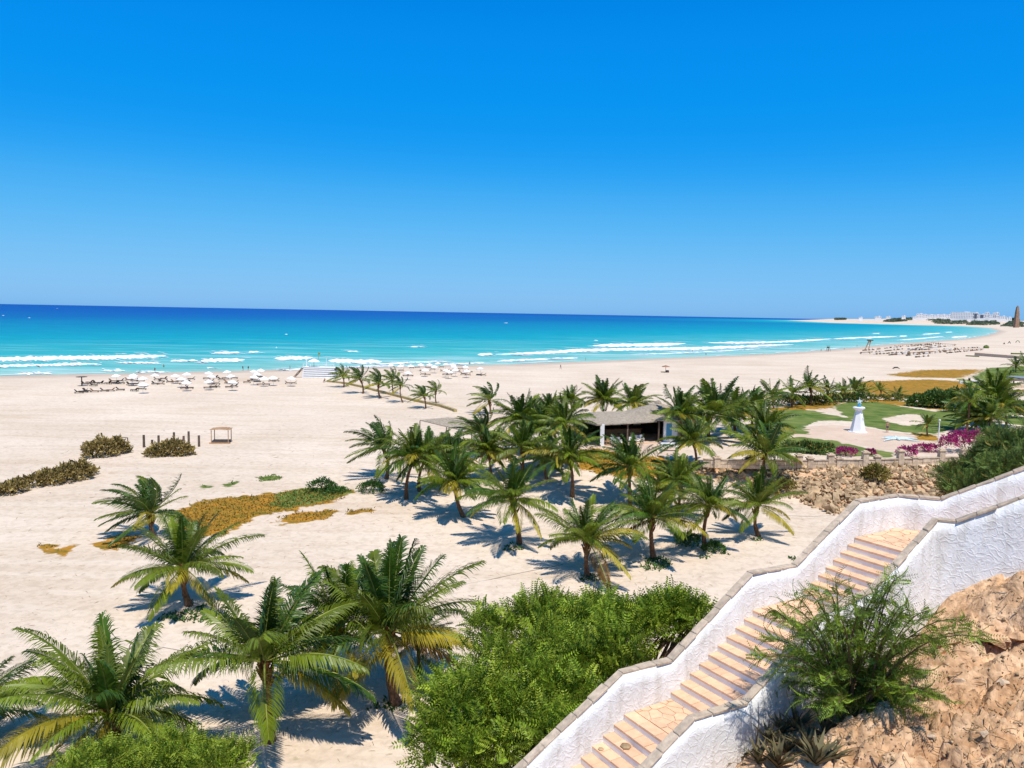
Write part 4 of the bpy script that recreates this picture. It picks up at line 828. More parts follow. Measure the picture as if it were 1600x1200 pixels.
PALMS = [
 ((172, 1183), (171, 1112), 158, 'n', 0, 'large palm with a very short trunk behind the bright bush at the bottom left', GF),
 ((421, 1158), (414, 1030), 152, 'n', 1, 'large palm with drooping yellow-green fronds and a brown trunk, between the two biggest palms', GF),
 ((621, 1100), (607, 985), 150, 'n', 2, 'tallest foreground palm with upright centre fronds beside the big feathery trees', GF),
 ((528, 1082), (531, 968), 105, 'n', 3, 'darker palm half hidden behind the tallest foreground palm', GF),
 ((655, 1050), (652, 1003), 62, 'n', 4, 'small palm with a hanging yellow frond tucked behind the tallest foreground palm', GF),
 ((-62, 1175), (-60, 1118), 120, 'n', 4, 'palm mostly cut off at the left edge of the view', GF),
 ((298, 946), (286, 886), 95, 'n', 3, 'leaning palm with long side fronds standing in green ground cover', GF),
 ((241, 838), (234, 800), 82, 'v', 0, 'bushy windblown palm beside the orange and green ground cover', GF),
 ((603, 748), (599, 700), 62, 'v', 1, 'palm at the open left end of the grove with a shadow on the sand', GR),
 ((635, 780), (649, 712), 56, 'm', 0, 'palm with a dark slanted trunk, second from the open end of the grove', GR),
 ((656, 768), (668, 712), 50, 'm', 3, 'palm directly behind the one with the dark slanted trunk', GR),
 ((726, 808), (711, 752), 62, 'm', 1, 'palm with a leaning trunk and a round shadow, in front of the awning', GR),
 ((812, 850), (800, 780), 74, 'n', 1, 'palm with straight orange-brown trunk in the front row of the grove', GR),
 ((918, 900), (917, 843), 80, 'n', 0, 'low wide palm nearest the feathery trees, casting a spiky shadow', GR),
 ((1022, 872), (1018, 808), 78, 'n', 2, 'full dark-centred palm with a tuft of green at its foot', GR),
 ((1102, 858), (1108, 790), 64, 'n', 4, 'palm with hanging golden-yellow fronds above a green bush', GR),
 ((1187, 838), (1184, 788), 62, 'n', 3, 'palm nearest the rock bank standing alone beside orange sand', GR),
 ((894, 776), (889, 712), 58, 'm', 2, 'tall palm with hanging brown fronds on the bright sand left of the orange cover', GR),
 ((1197, 742), (1197, 706), 58, 'm', 4, 'dark palm in front of the stone parapet above the palm by the rock bank', GR),
 ((985, 790), (983, 728), 56, 'm', 5, 'palm with long drooping left frond in front of the orange ground cover', GR),
 ((1058, 806), (1062, 752), 52, 'm', 0, 'palm behind the golden-yellow one, its top level with the orange cover', GR),
 ((1040, 800), (1040, 768), 44, 'm', 3, 'small palm squeezed between the full dark-centred palm and the golden one', GR),
 ((1086, 736), (1082, 688), 44, 'm', 2, 'palm in front of the white end wall of the beach bar', GR),
 ((1110, 688), (1112, 648), 62, 'm', 1, 'big full palm immediately beside the beach bar', GR),
 ((1070, 690), (1064, 645), 48, 'm', 4, 'palm leaning its fronds over the beach bar roof', GR),
 ((1150, 678), (1150, 640), 44, 'm', 3, 'palm behind the big full one beside the bar', GR),
 ((1178, 672), (1178, 640), 42, 'm', 5, 'palm with yellowish arching fronds near the lawn edge', GR),
 ((1205, 690), (1198, 668), 46, 'm', 0, 'dark dense palm at the corner of the lawn and parapet', GR),
 ((946, 652), (943, 625), 40, 'm', 1, 'palm rising behind the left part of the beach bar roof', GR),
 ((992, 652), (990, 630), 36, 'm', 2, 'yellow-green palm rising behind the round roof of the beach bar', GR),
 ((751, 714), (750, 676), 50, 'v', 0, 'dark palm in front of the awning roof', GR),
 ((767, 647), (764, 625), 34, 'w', 1, 'swept palm standing highest behind the awning', GR),
 ((820, 706), (814, 655), 48, 'm', 4, 'tall palm in the middle of the grove against the open sand', GR),
 ((848, 712), (846, 668), 46, 'm', 5, 'palm right of the tall middle palm of the grove', GR),
 ((886, 722), (880, 662), 52, 'm', 0, 'palm left of the beach bar with arching fronds over the roof edge', GR),
 ((893, 652), (891, 624), 26, 'm', 1, 'small spiky palm top behind the palms left of the bar', GR),
 ((815, 742), (816, 700), 52, 'm', 2, 'palm behind the straight-trunked front palm', GR),
 ((766, 748), (762, 705), 48, 'm', 3, 'palm between the dark one by the awning and the round-shadow palm', GR),
 ((706, 760), (704, 714), 46, 'm', 4, 'palm with fresh green centre behind the round-shadow palm', GR),
 ((855, 748), (852, 715), 44, 'm', 1, 'low palm behind the front row, left of the tall one on bright sand', GR),
 ((860, 668), (856, 640), 34, 'm', 3, 'small palm at the back of the grove before the open beach', GR),
 ((1210, 648), (1207, 618), 34, 'f', 0, 'palm at the near end of the garden palm row', GG), ((1238, 636), (1238, 614), 30, 'f', 1, 'palm with arched golden fronds, second in the garden row', GG),
 ((1266, 633), (1266, 606), 32, 'f', 2, 'tallest palm of the garden row', GG), ((1293, 628), (1293, 610), 26, 'f', 3, 'dark palm in the garden row right of the tallest', GG),
 ((1318, 626), (1317, 611), 22, 'f', 0, 'palm in the garden row just left of the white monument', GG), ((1337, 624), (1335, 609), 26, 'f', 1, 'palm behind the star of the white monument', GG),
 ((1350, 623), (1349, 612), 18, 'f', 2, 'narrow dark palm at the far end of the garden row', GG), ((1376, 621), (1375, 609), 16, 'f', 3, 'small lone palm in front of the orange field', GG), ((1404, 624), (1403, 616), 15, 'f', 0, 'smallest low palm at the edge of the lawn', GG),
 ((1450, 681), (1449, 662), 20, 'f', 1, 'young palm beside the white lamp post', GG), ((1509, 676), (1514, 624), 34, 'f', 2, 'tall slender palm above the bougainvillea', GG),
 ((1541, 664), (1551, 618), 46, 'm', 0, 'big shaggy palm at the right of the lawn', GG), ((1526, 672), (1526, 650), 40, 'm', 5, 'low dark spiky palm behind the bougainvillea', GG), ((1545, 676), (1548, 652), 34, 'm', 3, 'low palm with wide fronds at the foot of the big shaggy palm', GG), ((1572, 668), (1566, 632), 34, 'm', 2, 'palm leaning over the sandy path at the right edge', GG),
 ((1587, 582), (1587, 571), 17, 'f', 3, 'small palm on the far green lawn', GG), ((1600, 580), (1602, 567), 20, 'f', 1, 'palm at the right edge of the far green lawn', GG), ((1577, 590), (1577, 585), 10, 'f', 0, 'tiny palm below the two on the far green lawn', GG),
 ((537, 605), (535, 587), 22, 'w', 0, 'first windswept palm at the sea end of the ochre kerb', GB), ((567, 615), (562, 592), 26, 'w', 1, 'second windswept palm along the ochre kerb, with full fronds', GB),
 ((595, 622), (592, 599), 27, 'w', 2, 'third windswept palm along the kerb, the fullest crown', GB), ((615, 616), (613, 594), 22, 'w', 0, 'windswept palm on the sea side of the kerb behind the fullest one', GB),
 ((630, 629), (626, 602), 20, 'w', 1, 'windswept palm with a thin sharply bent crown on the kerb', GB), ((665, 638), (662, 618), 23, 'w', 2, 'windswept palm in front of the kerb nearest the grove', GB), ((682, 631), (681, 611), 21, 'w', 0, 'windswept palm behind the kerb nearest the grove', GB)]
feet = []
for args in PALMS:
    t, b, c = palm(*args); feet.append((b, args))

# ------------------------------------------------------------------ foliage tools
LEAF = ([(0, 0, 0), (.45, -.22, .05), (1, 0, 0), (.45, .22, .05)], [(0, 1, 2, 3)])
def spray_template(n=8, ll=.26, lw_=.07, droop=.35, tri=True):
    v = []; f = []
    for i in range(n):
        t = .12 + .88 * i / (n - 1); x = t; z = -droop * t * t
        for sg in (-1, 1):
            L_ = ll * (1 - .6 * abs(t - .45)); b = len(v); v += [(x, 0, z), (x + .12 * L_ + lw_ * .6, sg * L_ * .5, z + .04), (x + .35 * L_, sg * L_, z - .03), (x - lw_ * .4, sg * L_ * .5, z + .02)]; f.append((b, b + 1, b + 2, b + 3))
    return v, f
SPR = spray_template(); SPR_F = spray_template(11, .20, .035, .55)
def blob_points(blobs, n, shell=.55, rng=nrg):
    w = np.array([b[1][0] * b[1][1] * b[1][2] for b in blobs]) ** .7; w /= w.sum(); P = []; D = []
    for (c, r), k in zip(blobs, np.round(w * n).astype(int)):
        d = rng.normal(size=(k, 3)); d /= np.linalg.norm(d, axis=1, keepdims=True); d[:, 2] = np.where(d[:, 2] < -.35, -d[:, 2], d[:, 2])
        rad = shell + (1 - shell) * rng.random(k) ** .7; rad *= 1 + .28 * np.sin(d[:, 0] * 5 + c[0]) * np.cos(d[:, 1] * 4 + c[1] * 2) + rng.normal(size=k) * .05
        P.append(np.array(c) + d * rad[:, None] * np.array(r)); D.append(d / np.array(r))
    return np.concatenate(P), np.concatenate(D)
def crown(name, blobs, n, tmpl, size, mats, parent, o, shell=.5, bias=.8, up_=.25, mi_p=None):
    P, D = blob_points(blobs, n, shell); D = D / np.linalg.norm(D, axis=1, keepdims=True); D = D * bias + nrg.normal(size=D.shape) * .55 + [0, 0, up_]
    S = nrg.uniform(size[0], size[1], len(P)); V, Q = scatter(tmpl[0], tmpl[1], P, rot_from(D), S)
    mi = None
    if mi_p: mi = np.repeat((nrg.random(len(P)) < mi_p).astype(int), len(tmpl[1]))
    ob = link(bpy.data.objects.new(name, np_mesh(name, V - np.array(o), Q, mats, mi)), parent); return ob
def branches(name, base, tips, r0_, parent, o, m_='bark'):
    mb = MB()
    for tp in tips:
        a = Vector(base) - Vector(o); b = Vector(tp) - Vector(o); mid = a.lerp(b, .5) + Vector((rnd.uniform(-.1, .1), rnd.uniform(-.1, .1), .12)) * (b - a).length
        mb.tube([a, a.lerp(mid, .6), mid, mid.lerp(b, .55), b], [r0_, r0_ * .8, r0_ * .6, r0_ * .4, r0_ * .15], 5)
    return mb.build(name, Mt[m_], parent)
def tree(label, px, pts, n, size, mats, base_xy, mi_p=None, group=None, name='feathery_tree', cat='tree', tmpl=SPR, trunk=.12):
    """pts: list of (px, py, horizontal distance, radii)"""
    bl_ = [(atd(x, y, d), r) for x, y, d, r in pts]; main_b = list(bl_)
    if tmpl is SPR:
        sb = random.Random(len(pts) * 7 + n); nb = []
        for c, r in bl_:
            nb.append((c, tuple(q * .72 for q in r)))
            for _ in range(7):
                v = Vector((sb.gauss(0, 1), sb.gauss(0, 1), abs(sb.gauss(0, .8)))).normalized(); f_ = sb.uniform(.25, .48); nb.append((np.array(c) + np.array([v.x * r[0], v.y * r[1], v.z * r[2]]) * .72, tuple(q * f_ for q in r)))
        bl_ = nb
    bx, by = base_xy; bz = gz(bx, by); o = (bx, by, bz); t = thing(name, label, cat, o, 0, group)
    branches('trunk', (bx, by, bz - .2), [np.array(c) - [0, 0, r[2] * .2] for c, r in main_b] + [np.array(c) + np.array([rnd.uniform(-.6, .6) * r[0], rnd.uniform(-.6, .6) * r[1], 0]) for c, r in main_b for _ in range(5)], trunk, t, o)
    crown('crown', bl_, n, tmpl, size, mats, t, o, mi_p=mi_p); return t
AC = [Mt['acacia'], Mt['acacia_l']]
GT = 'feathery green trees beside the stair wall'
tree('broad feathery tree at the lower left of the mass beside the stair wall', 0, [(715, 1130, 21.5, (1.7, 1.6, 1.4)), (790, 1080, 23, (1.8, 1.8, 1.5)), (700, 1200, 20, (1.3, 1.3, 1.2)), (770, 1190, 20, (1.6, 1.5, 1.3)), (820, 1140, 21, (1.4, 1.4, 1.2))], 3100, (.30, .66), AC, tuple(atd(760, 1180, 23)[:2]), .35, GT)
tree('tallest feathery tree with airy light-green top, in the middle of the mass beside the stairs', 0, [(815, 1008, 26, (1.9, 1.8, 1.2)), (870, 982, 27, (1.9, 1.8, .95)), (880, 1050, 24, (1.8, 1.8, 1.6)), (940, 1000, 25.5, (1.7, 1.6, 1.2)), (850, 1110, 21.5, (1.3, 1.3, 1.2))], 3300, (.30, .68), AC, tuple(atd(860, 1090, 26)[:2]), .45, GT)
tree('feathery tree closest to the stair wall coping, tapering towards the steps', 0, [(985, 985, 24.5, (1.6, 1.5, 1.1)), (1040, 975, 24, (1.3, 1.3, .8)), (950, 1050, 22.5, (1.4, 1.4, 1.3)), (900, 1120, 20.5, (1.2, 1.2, 1.2)), (1085, 968, 23.5, (.6, .7, .45)), (860, 1170, 19, (1.0, 1.0, 1.0))], 3200, (.28, .62), AC, tuple(atd(960, 1080, 24)[:2]), .3, GT)
tree('bright green bush top in front of the short-trunked palm at the bottom left', 0, [(200, 1218, 27, (1.8, 1.5, .9)), (270, 1210, 27, (1.8, 1.5, .9)), (340, 1222, 26, (1.3, 1.3, .9)), (135, 1228, 26, (1.4, 1.3, .8))], 3400, (.3, .6), [Mt['acacia_l'], Mt['acacia']], tuple(atd(240, 1200, 29)[:2]), .3, None, 'bush', 'bush')

def shrub(label, blobs, n, size, mats, cat='shrub', group=None, name='shrub', mi_p=None, tmpl=LEAF, shell=.6, up_=.2):
    o = np.mean([b[0] for b in blobs], axis=0); o = (o[0], o[1], gz(o[0], o[1])); t = thing(name, label, cat, o, 0, group)
    branches('stems', (o[0], o[1], o[2]), [tuple(np.array(c) + np.array([rnd.uniform(-.4, .4) * r[0], rnd.uniform(-.4, .4) * r[1], r[2] * .1])) for c, r in blobs for _ in range(3)], .05, t, o)
    crown('foliage', blobs, n, tmpl, size, mats, t, o, shell=shell, mi_p=mi_p, up_=up_); return t
def on(px, py, dz, r):
    if px < 300: r = tuple(q * .85 for q in r); dz *= .85
    p = hit(px, py); return ((p[0], p[1], p[2] + dz), r)
BRUSH = 'brown-green brush on the left of the open beach'
shrub('small brown-green brush at the left edge of the beach', [on(10, 773, .4, (.9, .9, .8)), on(25, 769, .5, (1.2, 1.0, 1.0))], 900, (.25, .6), Mt['olive'], group=BRUSH)
shrub('longest low row of brown-green brush on the beach', [on(55, 760, .5, (1.4, 1.2, 1.0)), on(78, 757, .6, (1.7, 1.3, 1.3)), on(103, 753, .7, (1.8, 1.4, 1.5)), on(125, 748, .8, (1.7, 1.3, 1.5)), on(140, 742, .3, (1.0, 1.0, .8))], 3000, (.25, .6), Mt['olive'], group=BRUSH)
shrub('rounded brown-green brush beside the dark wooden gate frame', [on(145, 715, .8, (1.4, 1.3, 1.6)), on(162, 713, .9, (1.8, 1.5, 2.0)), on(182, 709, .8, (1.7, 1.4, 1.7)), on(195, 707, .3, (.8, .9, .8))], 2600, (.25, .6), Mt['olive'], group=BRUSH)
shrub('wide brown-green brush in front of the upright beach posts', [on(240, 713, .3, (1.6, 1.2, .8)), on(258, 712, .7, (2.0, 1.5, 1.4)), on(276, 711, .8, (2.0, 1.5, 1.5)), on(290, 711, .4, (1.2, 1.2, .9))], 2600, (.25, .6), Mt['olive'], group=BRUSH)
shrub('round dark green bush at the tip of the orange and green ground cover', [on(504, 768, .5, (1.6, 1.3, .9)), on(520, 770, .2, (1.6, 1.2, .5))], 1500, (.15, .35), Mt['shrubg'])
shrub('compact green bush on the sand under the first grove palm', [on(582, 769, .4, (1.4, 1.1, .8))], 1100, (.15, .35), Mt['shrubg'])
shrub('dense green bush left of the golden-yellow palm trunk', [on(1078, 855, .5, (1.0, .9, .7)), on(1068, 850, .3, (.8, .8, .6))], 1300, (.12, .3), Mt['shrubg'])
shrub('dense green bush right of the golden-yellow palm trunk', [on(1115, 862, .3, (1.0, .8, .5))], 900, (.12, .3), Mt['shrubg'])
shrub('dry olive bush growing among the boulders of the rock bank', [on(1366, 752, .7, (1.3, 1.0, 1.1))], 1300, (.2, .45), Mt['hedge_o'])
shrub('yellow-green bush between boulders near the lone palm', [on(1222, 766, .4, (1.6, 1.0, .8)), on(1205, 775, .3, (1.0, .8, .6))], 1300, (.2, .4), Mt['hedge_o'])
tree('long green shrub mass on the hillside behind the upper stair wall', 0, [(1530, 762, 34, (1.5, 1.6, 1.1)), (1562, 742, 34, (1.6, 1.6, 1.2)), (1598, 728, 34, (1.7, 1.7, 1.3)), (1635, 718, 34, (1.8, 1.7, 1.4)), (1580, 765, 31, (1.4, 1.4, 1.1)), (1545, 778, 31, (1.2, 1.3, .8)), (1615, 750, 31, (1.6, 1.5, 1.2))], 9500, (.22, .42), [Mt['hedge'], Mt['hedge_o']], tuple(atd(1590, 770, 34)[:2]), .12, None, 'hillside_shrub', 'shrub', SPR)
tree('dry yellowish brush at the lower end of the hillside shrub mass', 0, [(1505, 768, 35, (.7, 1.0, .7)), (1520, 752, 35, (.9, 1.0, .8)), (1498, 778, 33, (.5, .8, .5))], 2000, (.2, .42), [Mt['hedge_o'], Mt['hedge']], tuple(atd(1508, 780, 35)[:2]), .2, None, 'hillside_shrub', 'shrub', SPR)
BG = 'magenta bougainvillea along the garden parapet'
def boug(label, bl_, n): shrub(label, bl_, n, (.16, .34), [Mt['magenta'], Mt['shrubg']], 'bougainvillea', BG, 'bougainvillea', .22)
boug('largest magenta bougainvillea behind the parapet pillars', [on(1483, 708, 1.2, (1.3, 1.0, 1.1)), on(1500, 706, 1.5, (1.6, 1.1, 1.3)), on(1522, 706, 1.4, (1.5, 1.1, 1.3)), on(1537, 708, .9, (1.0, .9, .9))], 3600)
boug('magenta bougainvillea trailing right of the largest one', [on(1556, 704, .8, (1.5, 1.0, .7)), on(1580, 701, .9, (1.8, 1.0, .7))], 1500)
boug('low pink bougainvillea along the parapet left of the lamp post', [on(1440, 706, .4, (1.3, .8, .6)), on(1455, 706, .4, (1.2, .8, .6))], 900)
boug('pink bougainvillea clump where the parapet steps down', [on(1416, 712, .4, (1.3, .8, .7))], 800)
boug('round violet-pink bush between two parapet pillars', [on(1321, 713, .5, (1.3, .9, .6))], 800)
boug('small dark-magenta bush behind the parapet beside the tallest left pillar', [on(1361, 711, .3, (.6, .6, .4))], 300)
shrub('dark green hedge behind the left end of the parapet', [on(1262, 708, .5, (1.6, 1.0, .9)), on(1283, 709, .5, (1.6, 1.0, .8)), on(1240, 706, .4, (1.4, 1.0, .7))], 2200, (.2, .45), [Mt['shrubg'], Mt['hedge_o']], mi_p=.3)
shrub('broad rounded grey-green trees at the back of the lawn', [on(1452, 636, 1.0, (3.6, 2.5, 1.6)), on(1472, 637, 1.3, (4.0, 2.5, 1.9)), on(1494, 638, 1.4, (4.2, 2.5, 2.0)), on(1436, 634, .7, (2.6, 2.2, 1.2))], 5200, (.4, .9), [Mt['hedge'], Mt['shrubg']], 'tree', None, 'spreading_tree', .4)
shrub('dark thicket behind the big shaggy palm', [on(1520, 640, 1.5, (3.6, 2.5, 2.1)), on(1545, 642, 1.6, (3.8, 2.5, 2.2)), on(1574, 652, 1.2, (3.4, 2.5, 1.6)), on(1500, 644, .8, (2.6, 2.2, 1.2)), on(1550, 688, .7, (2.0, 1.5, 1.0))], 5600, (.4, .9), [Mt['shrubg'], Mt['hedge']], 'thicket', None, 'thicket', .35)
shrub('low green planting along the garden palm row', [on(x, 628 + (x < 1300) * 4, .6, (2.6, 1.6, 1.1)) for x in range(1222, 1360, 14)], 3600, (.3, .7), [Mt['shrubg'], Mt['grass_o']], 'planting', None, 'planting', .3)
shrub('low green tufts between the small palms at the lawn end', [on(x, 626, .4, (1.8, 1.4, .7)) for x in (1375, 1395, 1412)], 1000, (.3, .6), [Mt['hedge'], Mt['grass_o']], 'planting', None, 'planting', .3)
shrub('green bushes at the palm feet left of the beach bar', [on(905, 690, .8, (1.6, 1.3, 1.4)), on(922, 686, .9, (1.5, 1.3, 1.4)), on(925, 697, .5, (1.0, .9, .8))], 1800, (.2, .45), Mt['shrubg'])
shrub('dark undergrowth beneath the grove in front of the awning', [on(700, 700, .5, (3, 1.6, 1.0)), on(740, 704, .5, (2.6, 1.4, .9)), on(780, 716, .4, (2, 1.4, .8))], 1800, (.25, .5), [Mt['shrubg'], Mt['hedge_o']], mi_p=.3)

# feathery bush on the dirt slope with arching branches
fb_o = hit(1330, 1120); fo = tuple(fb_o); fbush = thing('feathery_bush', 'dark feathery bush with arching branches on the dirt slope by the stair wall', 'bush', fo)
tips = [(1215, 960), (1205, 1000), (1235, 935), (1270, 925), (1300, 915), (1340, 925), (1365, 935), (1388, 905), (1405, 905), (1425, 945), (1450, 960), (1490, 975), (1515, 990), (1440, 1000), (1470, 1010), (1225, 1040), (1215, 1070), (1250, 1090), (1280, 1110), (1300, 1060), (1340, 1000), (1370, 1050), (1400, 1060), (1430, 1050), (1460, 1080), (1440, 1110), (1400, 1110), (1260, 990), (1290, 970), (1320, 960), (1240, 1020), (1350, 960), (1400, 960), (1380, 990), (1320, 1010), (1270, 1050), (1360, 1100), (1310, 1100), (1350, 1050), (1240, 970), (1195, 1030), (1415, 1080)]
bm_ = MB(); SPp = []; SPd = []; d0 = math.hypot(fb_o[0], fb_o[1])
for tx, ty in tips:
  for rep in range(2):
    e = atd(tx + rnd.uniform(-12, 12), ty + rnd.uniform(-8, 8), d0 + rnd.uniform(-1.6, .9)); e[2] = max(e[2], gz(e[0], e[1]) + .15)
    a = Vector((fo[0] + rnd.uniform(-.25, .25), fo[1] + rnd.uniform(-.25, .25), fo[2])); b = Vector(e); ctl = a.lerp(b, .45) + Vector((0, 0, .38 * (b - a).length))
    pts = [(a * (1 - u) ** 2 + ctl * 2 * u * (1 - u) + b * u * u) for u in [k / 9 for k in range(10)]]
    bm_.tube([p - Vector(fo) for p in pts], [.022 * (1 - k / 11) + .003 for k in range(10)], 4)
    for k in range(2, 10):
        for _ in range(5):
            u = (k + rnd.random()) / 9.6; i = min(int(u * 9), 8); q = pts[i].lerp(pts[i + 1], u * 9 - i if u * 9 - i < 1 else 1); dd = (pts[i + 1] - pts[i]).normalized()
            SPp.append(tuple(q)); SPd.append((dd.x * .8 + rnd.gauss(0, .55), dd.y * .8 + rnd.gauss(0, .55), dd.z * .6 - .15 + rnd.gauss(0, .35)))
bm_.build('branches', Mt['bark'], fbush)
V, Q = scatter(SPR_F[0], SPR_F[1], np.array(SPp), rot_from(np.array(SPd)), nrg.uniform(.16, .40, len(SPp)))
link(bpy.data.objects.new('foliage', np_mesh('foliage', V - np.array(fo), Q, [Mt['mimosa'], Mt['acacia']], np.repeat((nrg.random(len(SPp)) < .35).astype(int), len(SPR_F[1])))), fbush)

# agaves and dry rosettes at the foot of the near wall
AG = [(1165, 1172), (1200, 1160), (1150, 1192), (1222, 1145), (1245, 1140), (1185, 1193), (1228, 1178), (1262, 1172), (1255, 1110), (1290, 1150), (1215, 1198), (1300, 1185), (1130, 1196), (1275, 1195)]
def agave(px, py, label, s):
    p = hit(px, py); r = random.Random(px); t = thing('agave', label, 'agave', tuple(p), r.uniform(0, 6), 'dry agave rosettes below the near stair wall')
    n = 20; me_ = None
    for k in range(n):
        a = k * 2.4; el = math.radians(r.uniform(30, 82)); L_ = s * r.uniform(.75, 1.15); w = .035 * s / .5; mb = MB()
        d = Vector((math.cos(a) * math.cos(el), math.sin(a) * math.cos(el), math.sin(el))); sd_ = Vector((-math.sin(a), math.cos(a), 0)); b = d * L_ * .5; c = d * L_ + Vector((math.cos(a), math.sin(a), -.4)) * L_ * .12
        mb.add([-sd_ * w, sd_ * w, b + sd_ * w * 1.1, b - sd_ * w * 1.1, c, b - Vector((0, 0, w))], [(0, 1, 2, 3), (3, 2, 4), (0, 3, 5), (1, 5, 2), (5, 3, 4), (5, 4, 2)]); mb.build('leaf', Mt['agave'], t)
AL = ['agave closest to the lower end of the near stair wall', 'agave just right of the one by the wall end', 'agave at the bottom edge below the wall end', 'upright agave against the wall base', 'agave between the wall base and the feathery bush', 'low agave at the bottom edge, second along', 'agave midway between wall and bottom edge', 'agave under the left side of the feathery bush', 'agave hidden in the lower left branches of the feathery bush', 'agave at the foot of the feathery bush', 'agave at the bottom edge below the midway one', 'agave at the dirt edge beneath the feathery bush', 'small agave at the wall foot by the bottom edge', 'agave at the bottom edge under the feathery bush']
for (x, y), l_ in zip(AG, AL): agave(x, y, l_, rnd.uniform(.38, .62))
for k, (x, y, h) in enumerate([(1178, 1170, 1.15), (1181, 1172, 1.0), (1152, 1178, .8)]):
    p = hit(x, y); o = MB().tube([(0, 0, 0), (.03, 0, h * .6), (.0, .02, h)], [.014, .010, .004], 5).build('dry_stalk', Mt['bark'], loc=tuple(p)); tag(o, ['tall dry stalk standing against the near stair wall', 'second dry stalk beside the tallest one at the near wall', 'short dry stalk near the lower wall end'][k], 'stalk', 'dry stalks at the near wall')

# loose stones and litter on the dirt slope, ground cover leaves, litter on the sand
def region(polys, n):
    out = []
    for pl in polys:
        a = np.array(pl, float); lo, hi = a.min(0), a.max(0); c = nrg.uniform(lo, hi, (n * 3, 2)); out.append(c[sdf(pl, c[:, 0], c[:, 1]) > 0][:n])
    return np.concatenate(out)
DIRT = [[(1100, 1205), (1205, 1130), (1290, 1060), (1380, 1000), (1450, 965), (1475, 905), (1600, 872), (1640, 1205)]]
pp = hits(region(DIRT, 1700)); V, Q = scatter(ov, of, pp, rot_from(nrg.normal(size=(len(pp), 3))), .02 + .10 * nrg.random(len(pp)) ** 5 + .02 * nrg.random(len(pp)))
tag(link(bpy.data.objects.new('dirt_stones', np_mesh('dirt_stones', V, Q, Mt['rock_i']))), kind='stuff', label='loose stones scattered on the dirt slope')
tw = np.array([(0, -.03, 0), (1, -.015, .03), (1, .015, .03), (0, .03, 0), (.5, 0, .07)]); tf = np.array([(0, 1, 4), (1, 2, 4), (2, 3, 4), (3, 0, 4)])
pp = hits(region(DIRT, 520)); D = nrg.normal(size=(len(pp), 3)) * [1, 1, .15]; V, Q = scatter(tw, tf, pp + [0, 0, .02], rot_from(D, np.tile([0., 0, 1], (len(pp), 1)) + .01), nrg.uniform(.08, .34, len(pp)))
tag(link(bpy.data.objects.new('dirt_twigs', np_mesh('dirt_twigs', V, Q, Mt['dry']))), kind='stuff', label='dry twigs and leaf litter on the dirt slope')
for k, (x, y, s, lb) in enumerate([(1442, 1050, .16, 'pale angular stone on the dirt right of the feathery bush'), (1455, 1152, .14, 'pale stone beside the dark crack near the bottom of the dirt slope'), (1500, 1067, .2, 'grey-white stone in the middle of the dirt slope'), (1570, 1068, .22, 'stone below the eroded hollow'), (1478, 915, .18, 'brown stone at the corner foot of the near stair wall'), (1540, 1150, .2, 'half-buried stone in the lower right of the dirt slope')]):
    p = hit(x, y); o = bpy.data.objects.new('stone', rock_mesh(300 + k, 'stone', Mt['pale_stone'], .6)); link(o); o.location = tuple(p + [0, 0, .03]); o.scale = (s * 1.6, s * 1.3, s * 1.1); tag(o, lb, 'stone', 'larger stones on the dirt slope')
hz_ = at(1572, 1012, 15.1); lo = (float(hz_[0]), float(hz_[1]), gz(hz_[0] - 1.3, hz_[1] + .1)); led = thing('dirt_ledge', 'overhanging tan dirt ledge above the dark eroded hollow at the right edge', 'ledge', lo)
lr_ = random.Random(77)
for k in range(16):
    u = k / 15; a = -1.25 + 2.6 * u + lr_.uniform(-.15, .15); b = .22 + .42 * math.sin(math.pi * u) + lr_.uniform(-.1, .25); c = lr_.uniform(-.08, .12)
    o = bpy.data.objects.new('clod', rock_mesh(400 + k, 'clod', Mt['clod'], .7)); link(o, led); o.location = (a, b, c); o.scale = (lr_.uniform(.5, .95), lr_.uniform(.5, .9), lr_.uniform(.3, .5)); o.rotation_euler = (lr_.uniform(-.3, .3), lr_.uniform(-.3, .3), lr_.uniform(0, 6))
def cover(polys, dens, mt_, nm, lab, size=(.10, .34)):
    cp = []
    for pl in polys:
        w = PX(pl); a = np.array(w); lo, hi = a.min(0), a.max(0); area = (hi - lo).prod(); n = int(min(area * dens, 26000)); c = nrg.uniform(lo, hi, (n, 2)); q = sdf(w, c[:, 0], c[:, 1]) - .2 + 3.4 * (fbm(c[:, 0] / 1.6, c[:, 1] / 1.6, 4, 3) - .5); cp.append(c[q > 0])
    c = np.concatenate(cp); z = ground(c[:, 0], c[:, 1]); P = np.column_stack([c, z]); D = nrg.normal(size=P.shape) * [1, 1, .3] + [0, 0, .8]
    V, Q = scatter(LEAF[0], LEAF[1], P, rot_from(D), nrg.uniform(*size, len(P))); tag(link(bpy.data.objects.new(nm, np_mesh(nm, V, Q, mt_))), kind='stuff', label=lab)
cover(ORANGE[:7], 22, Mt['grass_o'], 'orange_ground_cover', 'low orange-brown ground cover leaves')
cover(GREEN[:4], 26, Mt['grass_g'], 'green_ground_cover', 'low green ground cover leaves')
cover([[(255, 960), (290, 938), (345, 935), (350, 955), (300, 975), (262, 980)], [(1003, 885), (1015, 872), (1042, 872), (1040, 890), (1015, 892)], [(900, 908), (915, 897), (945, 900), (940, 912)], [(1085, 868), (1130, 858), (1140, 868), (1100, 876)], [(1170, 846), (1185, 836), (1205, 840), (1195, 850)], [(575, 1110), (600, 1085), (640, 1090), (630, 1110)], [(785, 858), (808, 846), (832, 852), (815, 862)], [(1215, 880), (1235, 868), (1246, 874), (1225, 884)], [(405, 1166), (425, 1150), (450, 1160), (430, 1175)]], 60, Mt['shrubg'], 'palm_foot_weeds', 'dark green weeds round the palm feet', (.12, .35))
